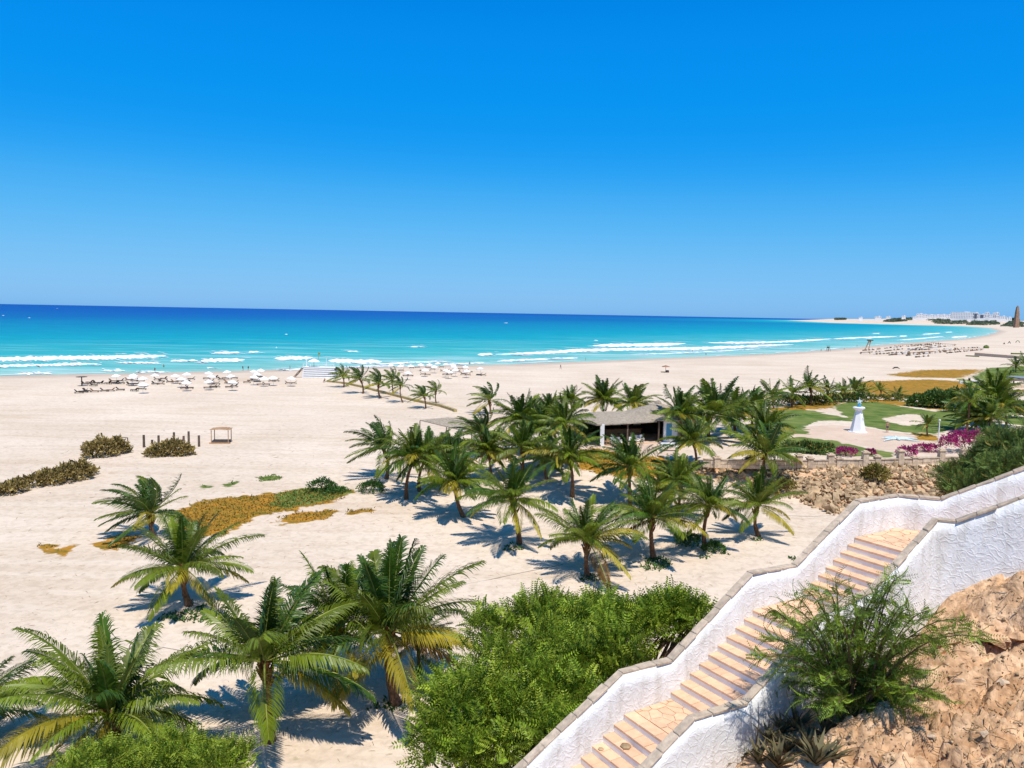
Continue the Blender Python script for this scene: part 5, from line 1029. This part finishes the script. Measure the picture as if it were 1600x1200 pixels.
lp_ = hits(np.column_stack([nrg.uniform(0, 1300, 2600), 650 + 540 * nrg.random(2600) ** 1.0])); lp_ = lp_[(lp_[:, 1] > 28) & (lp_[:, 2] < 4)]
D = nrg.normal(size=lp_.shape) * [1, 1, .12]; V, Q = scatter(tw, tf, lp_ + [0, 0, .02], rot_from(D, np.tile([0., 0, 1], (len(lp_), 1)) + .01), nrg.uniform(.08, .42, len(lp_)) * np.clip(lp_[:, 1] / 50, .9, 1.8))
tag(link(bpy.data.objects.new('beach_litter', np_mesh('beach_litter', V, Q, Mt['dry']))), kind='stuff', label='dry leaf litter and twigs on the sand')
for lb, pts in [('thin grey hose across the sand in front of the grove', [(690, 925), (720, 915), (770, 905), (830, 892), (880, 882)]), ('thin grey hose on the sand right of the lone palm', [(1190, 802), (1230, 806), (1270, 807), (1305, 806)]), ('thin hose curving over the sand between the big palms', [(228, 1022), (255, 1012), (300, 1020)])]:
    w = hits(pts); o = MB().tube([tuple(p - w[0] + [0, 0, .02]) for p in w], .018, 5).build('hose', Mt['hose'], loc=tuple(w[0])); tag(o, lb, 'hose', 'thin hoses lying on the sand')

# ------------------------------------------------------------------ beach furniture
def umbrella_proto(mt_):
    pm = MB().tube([(0, 0, -.3), (0, 0, 2.55)], .035, 6).mesh('pole', Mt['metal']); n = 8; R_ = 1.2; v = [(0, 0, 2.62)] + [(R_ * math.cos(2 * math.pi * k / n), R_ * math.sin(2 * math.pi * k / n), 2.05) for k in range(n)] + [(R_ * 1.0 * math.cos(2 * math.pi * k / n), R_ * 1.0 * math.sin(2 * math.pi * k / n), 1.88) for k in range(n)]
    cm = MB().add(v, [(0, 1 + k, 1 + (k + 1) % n) for k in range(n)] + [(1 + k, 1 + n + k, 1 + n + (k + 1) % n, 1 + (k + 1) % n) for k in range(n)]).mesh('canopy', mt_); return pm, cm
UM = umbrella_proto(Mt['canvas'])
_o = ['first', 'second', 'third', 'fourth', 'fifth', 'sixth', 'seventh', 'eighth', 'ninth', 'tenth', 'eleventh', 'twelfth', 'thirteenth', 'fourteenth', 'fifteenth', 'sixteenth', 'seventeenth', 'eighteenth', 'nineteenth']
_t = [('twenty', 'twentieth'), ('thirty', 'thirtieth'), ('forty', 'fortieth'), ('fifty', 'fiftieth'), ('sixty', 'sixtieth'), ('seventy', 'seventieth')]
ORD = list(_o)
for a_, b_ in _t: ORD += [b_] + [a_ + '-' + q_ for q_ in _o[:9]]
UL = [(182, 586), (207, 585.5), (224, 590), (242, 585.5), (223, 599), (206, 589), (274, 586), (283, 591), (292, 583.5), (291, 596), (325, 582), (329, 587), (327, 595), (356, 580), (361.5, 586.5), (362.5, 595.5), (396, 579.5), (396, 588), (407, 577.5), (401, 583.5), (412, 590), (427, 589), (454, 590)]
UR = [(612, 570), (626, 567.5), (627, 571), (637, 581.5), (642, 571), (657, 569), (664, 577), (671, 569), (685, 567), (679, 572), (696, 568.5), (696, 578), (707, 569), (709, 572.5), (701, 580), (712, 577), (727, 572.5), (729, 578.7), (751, 575)]
for lst, anchor, rev in ((sorted(UL, reverse=True), 'white beach umbrella, {} from the boarded platform on its side away from the palms', 0), (sorted(UR), 'white beach umbrella, {} from the windswept palms towards the empty beach', 0)):
    for k, (x, y) in enumerate(lst):
        p = hit(x, y, 2.3); t = thing('beach_umbrella', anchor.format(ORD[k]), 'umbrella', tuple(p), rnd.uniform(0, 6), 'white umbrellas on the beach')
        link(bpy.data.objects.new('pole', UM[0]), t); c = link(bpy.data.objects.new('canopy', UM[1]), t); c.rotation_euler = (rnd.uniform(-.12, .12), rnd.uniform(-.12, .12), 0)
# one dark flat umbrella at the near-left end
p = hit(127.5, 590, 2.1); t = thing('beach_umbrella', 'dark closed umbrella frame at the empty end of the umbrella rows', 'umbrella', tuple(p)); MB().tube([(0, 0, 0), (0, 0, 2.3)], .12, 6).build('pole', Mt['dark'], t); MB().lathe([(1.3, 2.25), (1.3, 2.32), (.1, 2.4)], 8).build('canopy', Mt['dark'], t)
def lounger_proto(mt_):
    f = MB().box((0, 0, .28), (.95, .33, .04)); 
    for a in (-.8, .8):
        for b in (-.28, .28): f.box((a, b, .12), (.04, .04, .14))
    fm = f.mesh('frame', Mt['wood']); mm = MB().box((-.3, 0, .37), (.65, .30, .06)).mesh('mattress', mt_)
    R = Matrix.Rotation(-.75, 3, 'Y'); bm2 = MB().box((.62, 0, .60), (.42, .30, .05), mat=R).mesh('backrest', mt_); return fm, mm, bm2
LP = [lounger_proto(Mt['dark']), lounger_proto(Mt['brownf'])]
LL_ = [(123.5, 614.5), (130, 613.5), (135, 612.5), (148, 613), (163.5, 612), (173, 611.5), (188, 610.5), (210, 611.5), (222, 609), (150, 600), (146, 603.5), (133, 601), (140, 599), (157, 600), (169, 600.5), (176, 597), (180, 600), (188, 596.5), (189, 600), (201, 595), (210, 596), (220, 596), (203, 602), (212, 601.5), (246, 594), (252, 597), (243, 601), (251, 601), (256, 593),
       (265.5, 598), (273, 598), (281, 596.5), (286, 601), (292, 598.5), (299, 593.5), (288, 608), (296, 607.5), (324.5, 607), (333, 606), (338, 605.5), (330, 600.5), (338, 600.5), (323, 592.5), (336, 591), (329, 597), (346, 594), (352, 592), (366, 592), (358, 606), (366, 605), (356, 599.5), (367, 599), (386, 598.5), (392, 596), (397, 594.5), (402, 597), (407, 602), (416, 602), (405, 590), (425, 596.5), (431, 596), (451, 600), (458, 600)]
LR_ = [(634, 588), (641, 588), (614, 578.5), (627, 580), (643, 575.8), (652, 575), (660, 580), (661, 585.8), (668, 586.3), (676, 578), (668, 575.5), (692, 580.5), (698, 579.8), (696, 586), (702, 586.3), (690, 574.5), (707, 580), (715, 581.5), (720, 577), (728, 581), (734, 582), (724, 585.8), (731, 586.5), (749, 586.5), (755, 587)]
for lst, lb, lg_ in ((sorted(LL_, reverse=True), 'low {} sun lounger, {} from the boarded platform away from the palms', 'sun loungers among the umbrellas on the open side of the platform'), (sorted(LR_), 'low {} sun lounger, {} beyond the windswept palms towards the empty beach', 'sun loungers among the umbrellas behind the windswept palms')):
    for k, (x, y) in enumerate(lst):
        p = hit(x, y); br_ = int(rnd.random() < .3); t = thing('sun_lounger', lb.format(['black', 'brown'][br_], ORD[k]), 'sun lounger', tuple(p), rnd.uniform(-.35, .35) + (3.1 if rnd.random() < .4 else 0), lg_)
        for nm, me_ in zip(('frame', 'mattress', 'backrest'), LP[br_]): link(bpy.data.objects.new(nm, me_), t)

# white lifeguard platform
p = hit(495, 590); pf = thing('lifeguard_platform', 'white boarded beach platform with steps, umbrella and flag poles at the water edge', 'platform', tuple(p), -.05)
for k in range(5): MB().box((1.2, 0, .25 + k * .62), (5.0 - k * .12, 2.0, .22)).build('board', Mt['white'], pf)
MB().box((1.2, .2, 1.6), (4.6, 1.7, 1.5)).build('core', Mt['wood'], pf); MB().box((1.2, 0, 3.12), (4.9, 2.1, .06)).build('deck', Mt['white'], pf)
for x in (-3.4, -1.2, 1.0, 3.2, 5.6): MB().box((x, -1.9, 3.6), (.05, .05, .5)).build('rail_post', Mt['white'], pf)
MB().box((1.2, -1.9, 4.1), (4.7, .04, .05)).build('rail', Mt['white'], pf)
MB().tube([(-3.4, 1, 3), (-3.4, 1, 5.6)], .14, 6).build('flag_pole', Mt['white'], pf); MB().tube([(2.6, 1, 3), (2.6, 1, 6.0)], .1, 6).build('flag_pole', Mt['metal'], pf); MB().box((.2, 1, 6.4), (.05, .05, 1.0)).box((.45, 1, 7.0), (.28, .03, .3)).build('flag', Mt['leaf_y'], pf)
MB().lathe([(1.75, 4.7), (1.2, 5.1), (.1, 5.5)], 10, c=(-.9, .2, 0)).build('canopy', Mt['canvas'], pf); MB().tube([(-.9, .2, 3), (-.9, .2, 5.4)], .07, 6).build('canopy_pole', Mt['wood'], pf)
for k in range(6): MB().box((-4.4 - k * .38, -.2, 2.6 - k * .45), (.25, .8, .06)).build('step', Mt['brownf'], pf)
MB().tube([(-3.9, -1, 3.1), (-6.6, -1, .1)], .1, 5).build('stringer', Mt['brownf'], pf); MB().tube([(-3.9, .6, 3.1), (-6.6, .6, .1)], .1, 5).build('stringer', Mt['brownf'], pf)

# little timber shade, gate frame and posts on the left beach
p = hit(346, 692); sh_ = thing('timber_shade', 'small four-post timber shade standing alone on the open sand', 'beach shade', tuple(p), .12)
for a in (-1, 1):
    for b in (-1, 1): MB().box((a * 1.2, b * .9, 1.0), (.05, .05, 1.0)).build('post', Mt['wood_l'], sh_)
for k in range(7): MB().box((-1.2 + k * .4, 0, 2.08 + .12 * math.cos((k - 3) * .45)), (.19, 1.1, .03)).build('roof_board', Mt['wood_l'], sh_)
MB().box((0, 0, .35), (1.25, .8, .05)).build('bench_seat', Mt['wood'], sh_); MB().box((0, -.95, .12), (1.5, .05, .1)).build('base_rail', Mt['wood_l'], sh_)
p = hit(200, 705); gt = thing('wooden_gate_frame', 'dark weathered wooden gate frame beside the rounded brush', 'gate frame', tuple(p), .5)
for x, h in ((0, 1.9), (-.9, 2.1), (-1.8, 2.3)): MB().box((x, 0, h / 2), (.06, .06, h / 2)).build('post', Mt['wood'], gt)
MB().tube([(0, 0, 1.85), (-1.85, 0, 2.2)], .055, 5).build('beam', Mt['wood'], gt)
PO = [(225, 699, 17), (238, 702, 13), (248, 695, 13), (272, 690, 13), (287, 690, 8), (295, 693, 17), (311, 698, 16)]
for k, (x, y, h) in enumerate(PO):
    p = hit(x, y); hm = h * np.hypot(p[0], p[1]) / F * 1.05; o = MB().box((0, 0, hm / 2 - .05), (.13, .13, hm / 2 + .05), taper=.9).build('beach_post', Mt['wood'], loc=tuple(p)); tag(o, ['dark upright post nearest the gate frame', 'short dark post rising from the left side of the wide brush', 'dark post behind the left half of the wide brush', 'tall dark post behind the middle of the wide brush', 'shortest dark post peeking over the wide brush', 'tall dark post just beyond the right side of the wide brush', 'dark post nearest the little timber shade'][k], 'post', 'dark posts on the left beach')

# straw parasol far out, watch towers, frames
p = hit(1040, 582); t = thing('straw_parasol', 'lone brown straw parasol with a dark seat on the empty beach', 'parasol', tuple(p)); MB().tube([(0, 0, 0), (0, 0, 2.3)], .08, 6).build('pole', Mt['wood'], t); MB().lathe([(1.5, 2.0), (1.4, 2.15), (.1, 2.6)], 9).build('canopy', Mt['brownf'], t); MB().box((.6, 0, .4), (.5, .5, .4)).box((-.3, 0, .15), (1.3, .4, .12)).build('seat', Mt['dark'], t)
def watch(px, py, s, lab, roof):
    p = hit(px, py); t = thing('lifeguard_tower', lab, 'lifeguard tower', tuple(p), .2, 'lifeguard towers')
    for a in (-1, 1):
        for b in (-1, 1): MB().tube([(a * s * .9, b * s * .9, 0), (a * s * .55, b * s * .55, s * 2.1)], s * .12, 5).build('leg', Mt['wood'], t)
    MB().box((0, 0, s * 2.15), (s * .75, s * .75, s * .08)).build('deck', Mt['wood'], t); MB().box((0, s * .3, s * 2.5), (s * .7, s * .05, s * .3)).build('backboard', Mt['wood_l'], t); MB().box((0, 0, s * 3.3), (s * .85, s * .85, s * .07)).build('roof', roof, t)
    for a in (-1, 1): MB().box((a * s * .6, 0, s * 2.75), (s * .05, s * .05, s * .6)).build('roof_post', Mt['wood'], t)
watch(1294, 549, 1.1, 'dark green topped lifeguard tower on the waterline right of the breaking waves', Mt['shrubg'])
def ramp_tower():
    p = hit(1357, 546); t = thing('lifeguard_tower', 'leaning timber lookout tower beside the rows of loungers on the far beach', 'lifeguard tower', tuple(p), .1, 'lifeguard towers')
    for a, b, c, d in ((-2.4, 0, .6, 6.5), (0, 0, 1.6, 6.8), (-1.6, 1.4, .9, 6.5), (1.0, 1.2, 1.8, 6.5)): MB().tube([(a, b, 0), (c, b, d)], .28, 5).build('leg', Mt['wood_l'], t)
    MB().box((1.2, .6, 6.6), (1.8, 1.2, .35)).build('deck', Mt['wood'], t); MB().box((-.6, .6, 7.9), (2.2, 1.3, .16)).build('roof', Mt['canvas'], t)
ramp_tower()
# rows of wooden lounger frames on the far beach
fmA = MB().box((0, 0, .75), (1.25, .55, .12)).box((-1.0, 0, .35), (.12, .5, .4)).box((1.0, 0, .35), (.12, .5, .4)).mesh('shade_frame', Mt['wood'])
fmB = MB().box((0, 0, .75), (1.25, .55, .12)).box((-1.0, 0, .35), (.12, .5, .4)).box((1.0, 0, .35), (.12, .5, .4)).box((.3, 0, 1.5), (.1, .1, .7)).mesh('shade_frame', Mt['brownf'])
fmC = MB().box((0, 0, .75), (1.25, .55, .12)).box((-1.0, 0, .35), (.12, .5, .4)).box((1.0, 0, .35), (.12, .5, .4)).mesh('shade_frame', Mt['canvas'])
ROWS = [((1345, 552), (1362, 550.5), 9), ((1349, 548), (1365, 547), 8), ((1366, 554), (1420, 550.5), 20), ((1369, 550.5), (1412, 545.5), 18), ((1387, 555.5), (1455, 550), 22), ((1372, 546), (1408, 541.5), 14), ((1414, 548.5), (1480, 541), 24), ((1417, 556), (1478, 549.5), 20), ((1418, 553), (1500, 546), 26), ((1430, 547.5), (1537, 543), 32), ((1398, 543), (1455, 539), 20), ((1410, 539.6), (1470, 537.5), 18), ((1480, 552), (1537, 546.5), 18), ((1432, 558.5), (1450, 557), 6), ((1450, 544.5), (1492, 540), 14), ((1420, 546), (1470, 539.3), 18)]
cand = []
for a, b, n in ROWS:
    for i in range(n): u = (i + rnd.uniform(-.15, .15)) / (n - 1); cand.append((a[0] + (b[0] - a[0]) * u, a[1] + (b[1] - a[1]) * u))
for p in hits(cand):
    if rnd.random() < .12: continue
    o = link(bpy.data.objects.new('lounger_frame', rnd.choice([fmA, fmA, fmC, fmC, fmB]))); o.location = tuple(p); o.rotation_euler = (0, 0, .95 + rnd.uniform(-.1, .1)); k = rnd.uniform(.8, 1.05); o.scale = (k, k, k * rnd.uniform(.6, .9)); tag(o, 'wooden lounger frame in the long rows on the far beach', 'lounger frame', 'rows of wooden lounger frames on the far beach')
# rails along the rows
for k, (a, b) in enumerate([((1345, 553.5), (1362, 553)), ((1418, 554.5), (1537, 547.3)), ((1398, 542.2), (1455, 538.3)), ((1455, 537.5), (1494, 541))]):
    w = hits([a, b]); d = w[1] - w[0]; L_ = np.linalg.norm(d); t = thing('rope_fence', ['short white rail in front of the first loungers of the far rows', 'long pale rail along the near side of the lounger rows', 'pale rail on the sea side of the lounger rows', 'pale rail closing the far end of the lounger rows'][k], 'rail', tuple(w[0]), 0, 'pale rails around the lounger rows')
    MB().tube([(0, 0, 1.3), tuple(d + [0, 0, 1.3])], .16, 4).build('rail', Mt['wood_l'], t)
    for i in range(int(L_ / 9) + 1): q = d * i * 9 / L_; MB().box((q[0], q[1], .6), (.14, .14, .7)).build('post', Mt['wood'], t)
# low walls, steps and the pool terrace on the right edge
def lowwall(a, b, h, mt_, lab, w=.6):
    w_ = hits([a, b]); d = w_[1] - w_[0]; L_ = np.hypot(d[0], d[1]); n = max(1, int(L_ / 8)); t = thing('low_wall', lab, 'wall', tuple(w_[0]))
    for i in range(n): c = d * (i + .5) / n; MB().box((c[0], c[1], h / 2 - .2), (L_ / n / 2 - .03, w, h / 2 + .2), rz=math.atan2(d[1], d[0])).build('wall_block', mt_, t); MB().box((c[0], c[1], h + .08), (L_ / n / 2 - .03, w + .15, .07), rz=math.atan2(d[1], d[0])).build('coping', Mt['pale_stone'], t)
lowwall((1524, 555.5), (1612, 562), 1.6, Mt['mortar'], 'long low tan wall with dark coping crossing the far beach at the right edge'); lowwall((1509, 556.6), (1530, 557.5), .5, Mt['grass_g'], 'short low green hedge-like wall at the start of the far tan wall'); lowwall((1580, 553.5), (1600, 553.8), .8, Mt['grass_g'], 'short green hedge wall behind the far tan wall')
p = hit(1590, 606); t = thing('pool_terrace', 'pale stone terrace with grey roofing at the right edge beyond the lawn', 'terrace', tuple(p), -.1)
MB().box((6, 2, .5), (9, 3.0, .6)).build('terrace_block', Mt['pale_stone'], t); MB().box((2.5, 4, 2.2), (7.5, 2.4, .12), mat=Matrix.Rotation(-.05, 3, 'Y')).build('roof', Mt['wood'], t)
MB().box((10, 10, 2.6), (7, 5.0, .12)).build('grey_roof', Mt['greyroof'], t)
for k in range(4): MB().box((-3 + k * 3.4, 3.2, 1.5), (.15, .15, .8)).build('post', Mt['wood'], t)
p = hit(1538, 600.5); t = thing('garden_wall', 'white low garden wall behind the big shaggy palm', 'wall', tuple(p)); MB().box((0, 0, .6), (8, .2, .7)).build('wall_face', Mt['white'], t); MB().box((-5, -.1, .9), (.2, .3, 1.0)).build('pillar', Mt['dark'], t)
for k, (x, y, s, lb) in enumerate([(1569, 538, 1.0, 'small dark kayak-like bundle, first of the things on the far right beach'), (1577, 537, 1.6, 'dark tent-like shelter on the far right beach'), (1590, 535.5, 1.8, 'dark arched frame on the far right beach'), (1541, 544, 1.6, 'small green bush on the far beach past the lounger rows'), (1400, 576.2, 1.2, 'dark curved driftwood on the pale sand before the orange field')]):
    p = hit(x, y)
    if k == 2: o = MB().tube([(s * math.cos(a), 0, s * 1.1 * math.sin(a)) for a in [math.pi * i / 8 for i in range(9)]], .28, 5).build('arched_frame', Mt['shrubg'], loc=tuple(p))
    elif k == 3: o = MB().lathe([(1.6, 0), (2.2, .8), (1.4, 1.9), (.3, 2.4)], 7).build('bush', Mt['hedge'], loc=tuple(p))
    elif k == 4: o = MB().tube([(-1.5, 0, 0), (-.7, 0, .5), (.5, .1, .6), (1.6, 0, .05)], [.1, .3, .28, .08], 6).build('driftwood', Mt['dark'], loc=tuple(p))
    else: o = MB().tube([(-s, 0, 0), (0, 0, s * 1.2), (s, .3, 0)], [.15, .5, .15], 6).build('beach_shelter' if k else 'bundle', Mt['dark'], loc=tuple(p))
    tag(o, lb, ['bundle', 'shelter', 'frame', 'bush', 'driftwood'][k])
BT = 'small low palms and mounds'

# ------------------------------------------------------------------ people
def person_mesh(pose, skin, cloth, h=1.7, trunks=(.44, .56)):
    k = h / 1.7; J = {'pel': (0, 0, .95), 'chest': (0, -.01, 1.28), 'neck': (0, 0, 1.47), 'head': (0, -.02, 1.60), 'top': (0, -.02, 1.70), 'shL': (-.19, 0, 1.40), 'elL': (-.27, .02, 1.12), 'haL': (-.28, -.08, .86), 'fiL': (-.28, -.12, .77), 'shR': (.19, 0, 1.40), 'elR': (.28, .02, 1.13), 'haR': (.30, -.06, .88), 'fiR': (.30, -.1, .79),
         'hiL': (-.1, 0, .88), 'knL': (-.12, -.03, .5), 'anL': (-.12, .03, .08), 'toL': (-.13, -.14, .03), 'hiR': (.1, 0, .88), 'knR': (.12, -.03, .5), 'anR': (.12, .03, .08), 'toR': (.13, -.14, .03)}
    if pose == 'walk': J.update(knL=(-.11, -.22, .54), anL=(-.11, -.26, .1), toL=(-.11, -.42, .05), knR=(.11, .08, .49), anR=(.11, .36, .13), toR=(.11, .24, .04), elL=(-.25, .16, 1.15), haL=(-.25, .24, .92), fiL=(-.25, .25, .83), elR=(.26, -.12, 1.15), haR=(.26, -.3, .98), fiR=(.26, -.37, .93))
    if pose == 'sit': 
        for n in ('pel', 'chest', 'neck', 'head', 'top', 'shL', 'shR', 'hiL', 'hiR', 'elL', 'elR'): x, y, z = J[n]; J[n] = (x, y + .12 * max(0, (z - .9)) * 2, z - .43)
        J.update(knL=(-.14, -.42, .5), anL=(-.14, -.45, .09), toL=(-.14, -.6, .04), knR=(.14, -.42, .5), anR=(.14, -.45, .09), toR=(.14, -.6, .04), haL=(-.2, -.25, .58), fiL=(-.18, -.33, .57), haR=(.2, -.25, .58), fiR=(.18, -.33, .57))
    Rr = {'pel': .135, 'chest': .145, 'neck': .06, 'head': .1, 'top': .075, 'sh': .06, 'el': .042, 'ha': .032, 'fi': .02, 'hi': .09, 'kn': .062, 'an': .042, 'to': .03}
    E = [('pel', 'chest'), ('chest', 'neck'), ('neck', 'head'), ('head', 'top')] + [(a + s, b + s) for s in 'LR' for a, b in (('sh', 'el'), ('el', 'ha'), ('ha', 'fi'), ('hi', 'kn'), ('kn', 'an'), ('an', 'to'))] + [('chest', 'shL'), ('chest', 'shR'), ('pel', 'hiL'), ('pel', 'hiR')]
    names = list(J); me = bpy.data.meshes.new('person_skeleton'); me.from_pydata([tuple(c * k for c in J[n]) for n in names], [(names.index(a), names.index(b)) for a, b in E], [])
    o = bpy.data.objects.new('person_skeleton', me); COL.objects.link(o); o.modifiers.new('skin', 'SKIN'); sv = me.skin_vertices[0].data
    for i, n in enumerate(names): r_ = Rr.get(n, Rr.get(n[:2], .05)) * k; sv[i].radius = (r_, r_ * (.8 if n in ('chest', 'pel') else 1)); 
    sv[0].use_root = True; ss = o.modifiers.new('sub', 'SUBSURF'); ss.levels = 1; ss.render_levels = 1
    dg = bpy.context.evaluated_depsgraph_get(); out = bpy.data.meshes.new_from_object(o.evaluated_get(dg)); bpy.data.objects.remove(o); out.name = 'person'
    out.materials.clear(); out.materials.append(skin); out.materials.append(cloth); out.materials.append(Mt['dark'])
    dz = -.43 if pose == 'sit' else 0
    for pg in out.polygons:
        z = pg.center.z / k; x = abs(pg.center.x) / k; pg.use_smooth = True
        pg.material_index = 2 if z > 1.62 + dz else 1 if (.72 + dz < z < trunks[1] + dz and x < .24) else 0
    return out
PM = {('stand', 1): person_mesh('stand', Mt['skin'], Mt['navy'], 1.72, (.44, 1.0)), ('walk', 1): person_mesh('walk', Mt['skin'], Mt['navy'], 1.75, (.44, 1.38)), ('stand', 2): person_mesh('stand', Mt['skin'], Mt['dark'], 1.65, (.4, 1.38)), ('sit', 1): person_mesh('sit', Mt['skin'], Mt['brownf'], 1.7, (.4, 1.3))}
PPL = [((242, 581.5), 'stand', 2, 'person in dark clothes standing at the water beyond the leftmost umbrellas'), ((256, 578.8), 'stand', 1, 'bather standing in the shallow water beyond the left umbrellas'), ((379.5, 579), 'walk', 1, 'person in dark clothes walking at the water edge, nearer the left umbrellas of a pair'), ((388, 578.5), 'stand', 2, 'person standing at the water edge just right of the walker'), ((453, 577.6), 'stand', 2, 'person in dark clothes standing alone at the water edge left of the white platform'), ((507, 598), 'sit', 1, 'person in dark clothes crouching on the sand at the end of the ochre kerb'), ((734, 570.5), 'stand', 1, 'bather standing beyond the last right umbrellas'),
       ((876, 577), 'walk', 1, 'person walking alone across the open beach above the grove'), ((915, 564), 'stand', 1, 'lone person at the water edge above the middle grove'), ((1082, 554), 'stand', 2, 'dark figure at the water edge, first of two beyond the straw parasol'), ((1103, 556), 'walk', 1, 'dark figure walking on the wet sand, second of two beyond the straw parasol'), ((1283, 549), 'stand', 1, 'person beside the dark green topped lifeguard tower'), ((1319, 547), 'stand', 2, 'dark figure on the sand right of the green topped tower'), ((1339, 542), 'walk', 2, 'small dark figure on the waterline before the lounger rows'), ((1386, 676), 'stand', 1, 'person in dark red standing on the paving beside the white monument'), ((1557, 514.5), 'stand', 2, 'tiny figure on the beach at the bend of the bay'), ((1574, 515), 'walk', 2, 'tiny walking figure beyond the bend of the bay')]
for (px_, py_), pose, v, lb in PPL:
    p = hit(px_, py_); 
    if p[2] < -.1: p[2] = max(p[2], -.5)
    o = link(bpy.data.objects.new('person', PM.get((pose, v), PM[('stand', 2)]))); o.location = tuple(p); o.rotation_euler = (0, 0, rnd.uniform(0, 6.28)); tag(o, lb, 'person', 'people on the beach')
p = at(987, 688, 5.02); o = link(bpy.data.objects.new('person', PM[('sit', 1)])); o.location = tuple(p); o.rotation_euler = (0, 0, 1.2); tag(o, 'guest sitting at the front of the beach bar between the white sofas', 'person')

# ------------------------------------------------------------------ far town, old tower, scrub
TG = 'white buildings of the far town'
def block(px, py, wpx, hpx, dist, lab, dark=False, fl_=3):
    b = atd(px, py, dist); w = wpx * dist / F; h = hpx * dist / F; g_ = gz(b[0], b[1]); z0 = min(b[2], g_); t = thing('far_building', lab, 'building', (b[0], b[1], z0), -math.atan2(b[0], b[1]), TG)
    top = b[2] + h - z0; body = MB().box((0, w * .3, top / 2), (w / 2, w * .3, top / 2)).build('wall', Mt['far_white'], t)
    if w > 14:
        MB().box((0, w * .3, top + .5), (w / 2 + .3, w * .3 + .3, .5)).build('parapet', Mt['far_white'], t); MB().box((w * .2, w * .3, top + 2.2), (w * .12, w * .12, 1.4)).build('roof_box', Mt['far_white'], t)
        n = max(2, int(w / 7))
        for fz in range(fl_):
            for i in range(n): MB().box((-w / 2 + (i + .5) * w / n, -.25, top - h + (fz + .55) * h / fl_), (w / n * .16, .3, h / fl_ * .2)).build('window', Mt['far_glass'], t)
    if dark: MB().box((0, -.3, top - h * .55), (w * .22, .4, h * .42)).build('archway', Mt['far_glass'], t)
BL = [(1437, 497, 8, 6, 'white house at the near-sea end of the far town'), (1445, 497, 5, 5, 'small white house second along the far town skyline'), (1453, 496.5, 9, 4, 'low white building third along the far town skyline'), (1463, 496.5, 9, 4, 'low white building fourth along the far town skyline'), (1473, 496, 8, 4, 'low white building just before the dark scrub hill of the town'), (1482, 497, 6, 4.5, 'small white building directly left of the large white hotel'), (1503, 498, 27, 8.5, 'large white hotel block, the biggest building of the far town'), (1524, 498, 7, 8, 'white building with a dark arched opening right of the hotel'), (1534, 497, 9, 5, 'white building right of the arched one'), (1542, 496, 5, 6.5, 'narrow tall white building on the town skyline'), (1550, 497, 9, 4.5, 'low white building in the right part of the far town'), (1556, 497, 7, 7, 'taller white building near the old tower'), (1566, 498, 9, 3, 'low pale house near the old tower'), (1576, 499.5, 7, 3, 'low pale house just left of the old tower'), (1429, 497.5, 5, 2.5, 'tiny pale house detached from the town towards the headland'), (1372, 496.8, 8, 2, 'long low pale building on the headland'), (1388, 496.5, 6, 1.8, 'small pale building on the headland'), (1345, 497.3, 5, 1.4, 'farthest tiny pale building on the headland'), (1412, 496, 5, 2.2, 'small pale house on the ridge behind the headland')]
for x, y, w, h, lb in BL: block(x, y, w, h, 5200 if x < 1490 else 4500, lb, 'arched' in lb, 4 if w > 20 else 2)
b = atd(1588, 506.5, 3300); z0 = min(b[2], gz(b[0], b[1])); t = thing('old_tower', 'tall narrow brown ruined tower rising above the dunes at the right edge', 'tower', (b[0], b[1], z0)); top = b[2] + 24 * 3300 / F - z0; k = 3300 / F
MB().box((0, 0, top * .35), (2.6 * k, 2.4 * k, top * .35), taper=.72).build('lower_shaft', Mt['tower_s'], t); MB().box((0, 0, top * .82), (1.9 * k, 1.7 * k, top * .13), taper=.6).build('upper_shaft', Mt['tower_s'], t); MB().box((.5, 0, top * .97), (.8 * k, .8 * k, top * .03), taper=.5).build('broken_top', Mt['tower_s'], t)
SCR = [[(1450, 500), (1460, 497.5), (1480, 496.5), (1510, 500), (1512, 506), (1490, 507), (1462, 506)], [(1512, 508), (1525, 498), (1545, 496), (1562, 507), (1540, 508.5)], [(1564, 510), (1580, 502), (1598, 505), (1599, 511)], [(1380, 502.5), (1395, 499), (1412, 499.5), (1416, 502), (1395, 503.5)], [(1305, 498.8), (1320, 498.6), (1320, 500), (1306, 500)], [(1400, 499), (1430, 497.5), (1440, 499), (1420, 500.5)], [(1545, 495.5), (1590, 499), (1590, 501), (1560, 500)]]
P_ = []; S_ = []
for pl in SCR:
    a = np.array(pl); c = nrg.uniform(a.min(0), a.max(0), (1500, 2)); c = c[sdf(pl, c[:, 0], c[:, 1]) > 0][:420]; h_ = hits(c); 
    for q in h_:
        if q[1] < 8500: P_.append(q); S_.append(nrg.uniform(4, 9) * (q[1] / 3000))
P_ = np.array(P_); S_ = np.array(S_); cl = [];
lv = np.array(LEAF[0]) * [.8, 1.6, 1]; lf_ = np.array(LEAF[1]); reps = 7
PP = np.repeat(P_, reps, 0); SS = np.repeat(S_, reps); dd = nrg.normal(size=(len(PP), 3)); dd /= np.linalg.norm(dd, axis=1, keepdims=True); dd[:, 2] = abs(dd[:, 2])
V, Q = scatter(lv, lf_, PP + dd * SS[:, None] * .5 * [1, 1, .5], rot_from(dd + nrg.normal(size=dd.shape) * .6), SS * .9)
tag(link(bpy.data.objects.new('dune_scrub', np_mesh('dune_scrub', V, Q, Mt['far_scrub']))), kind='stuff', label='dark scrub covering the far dunes below the town')
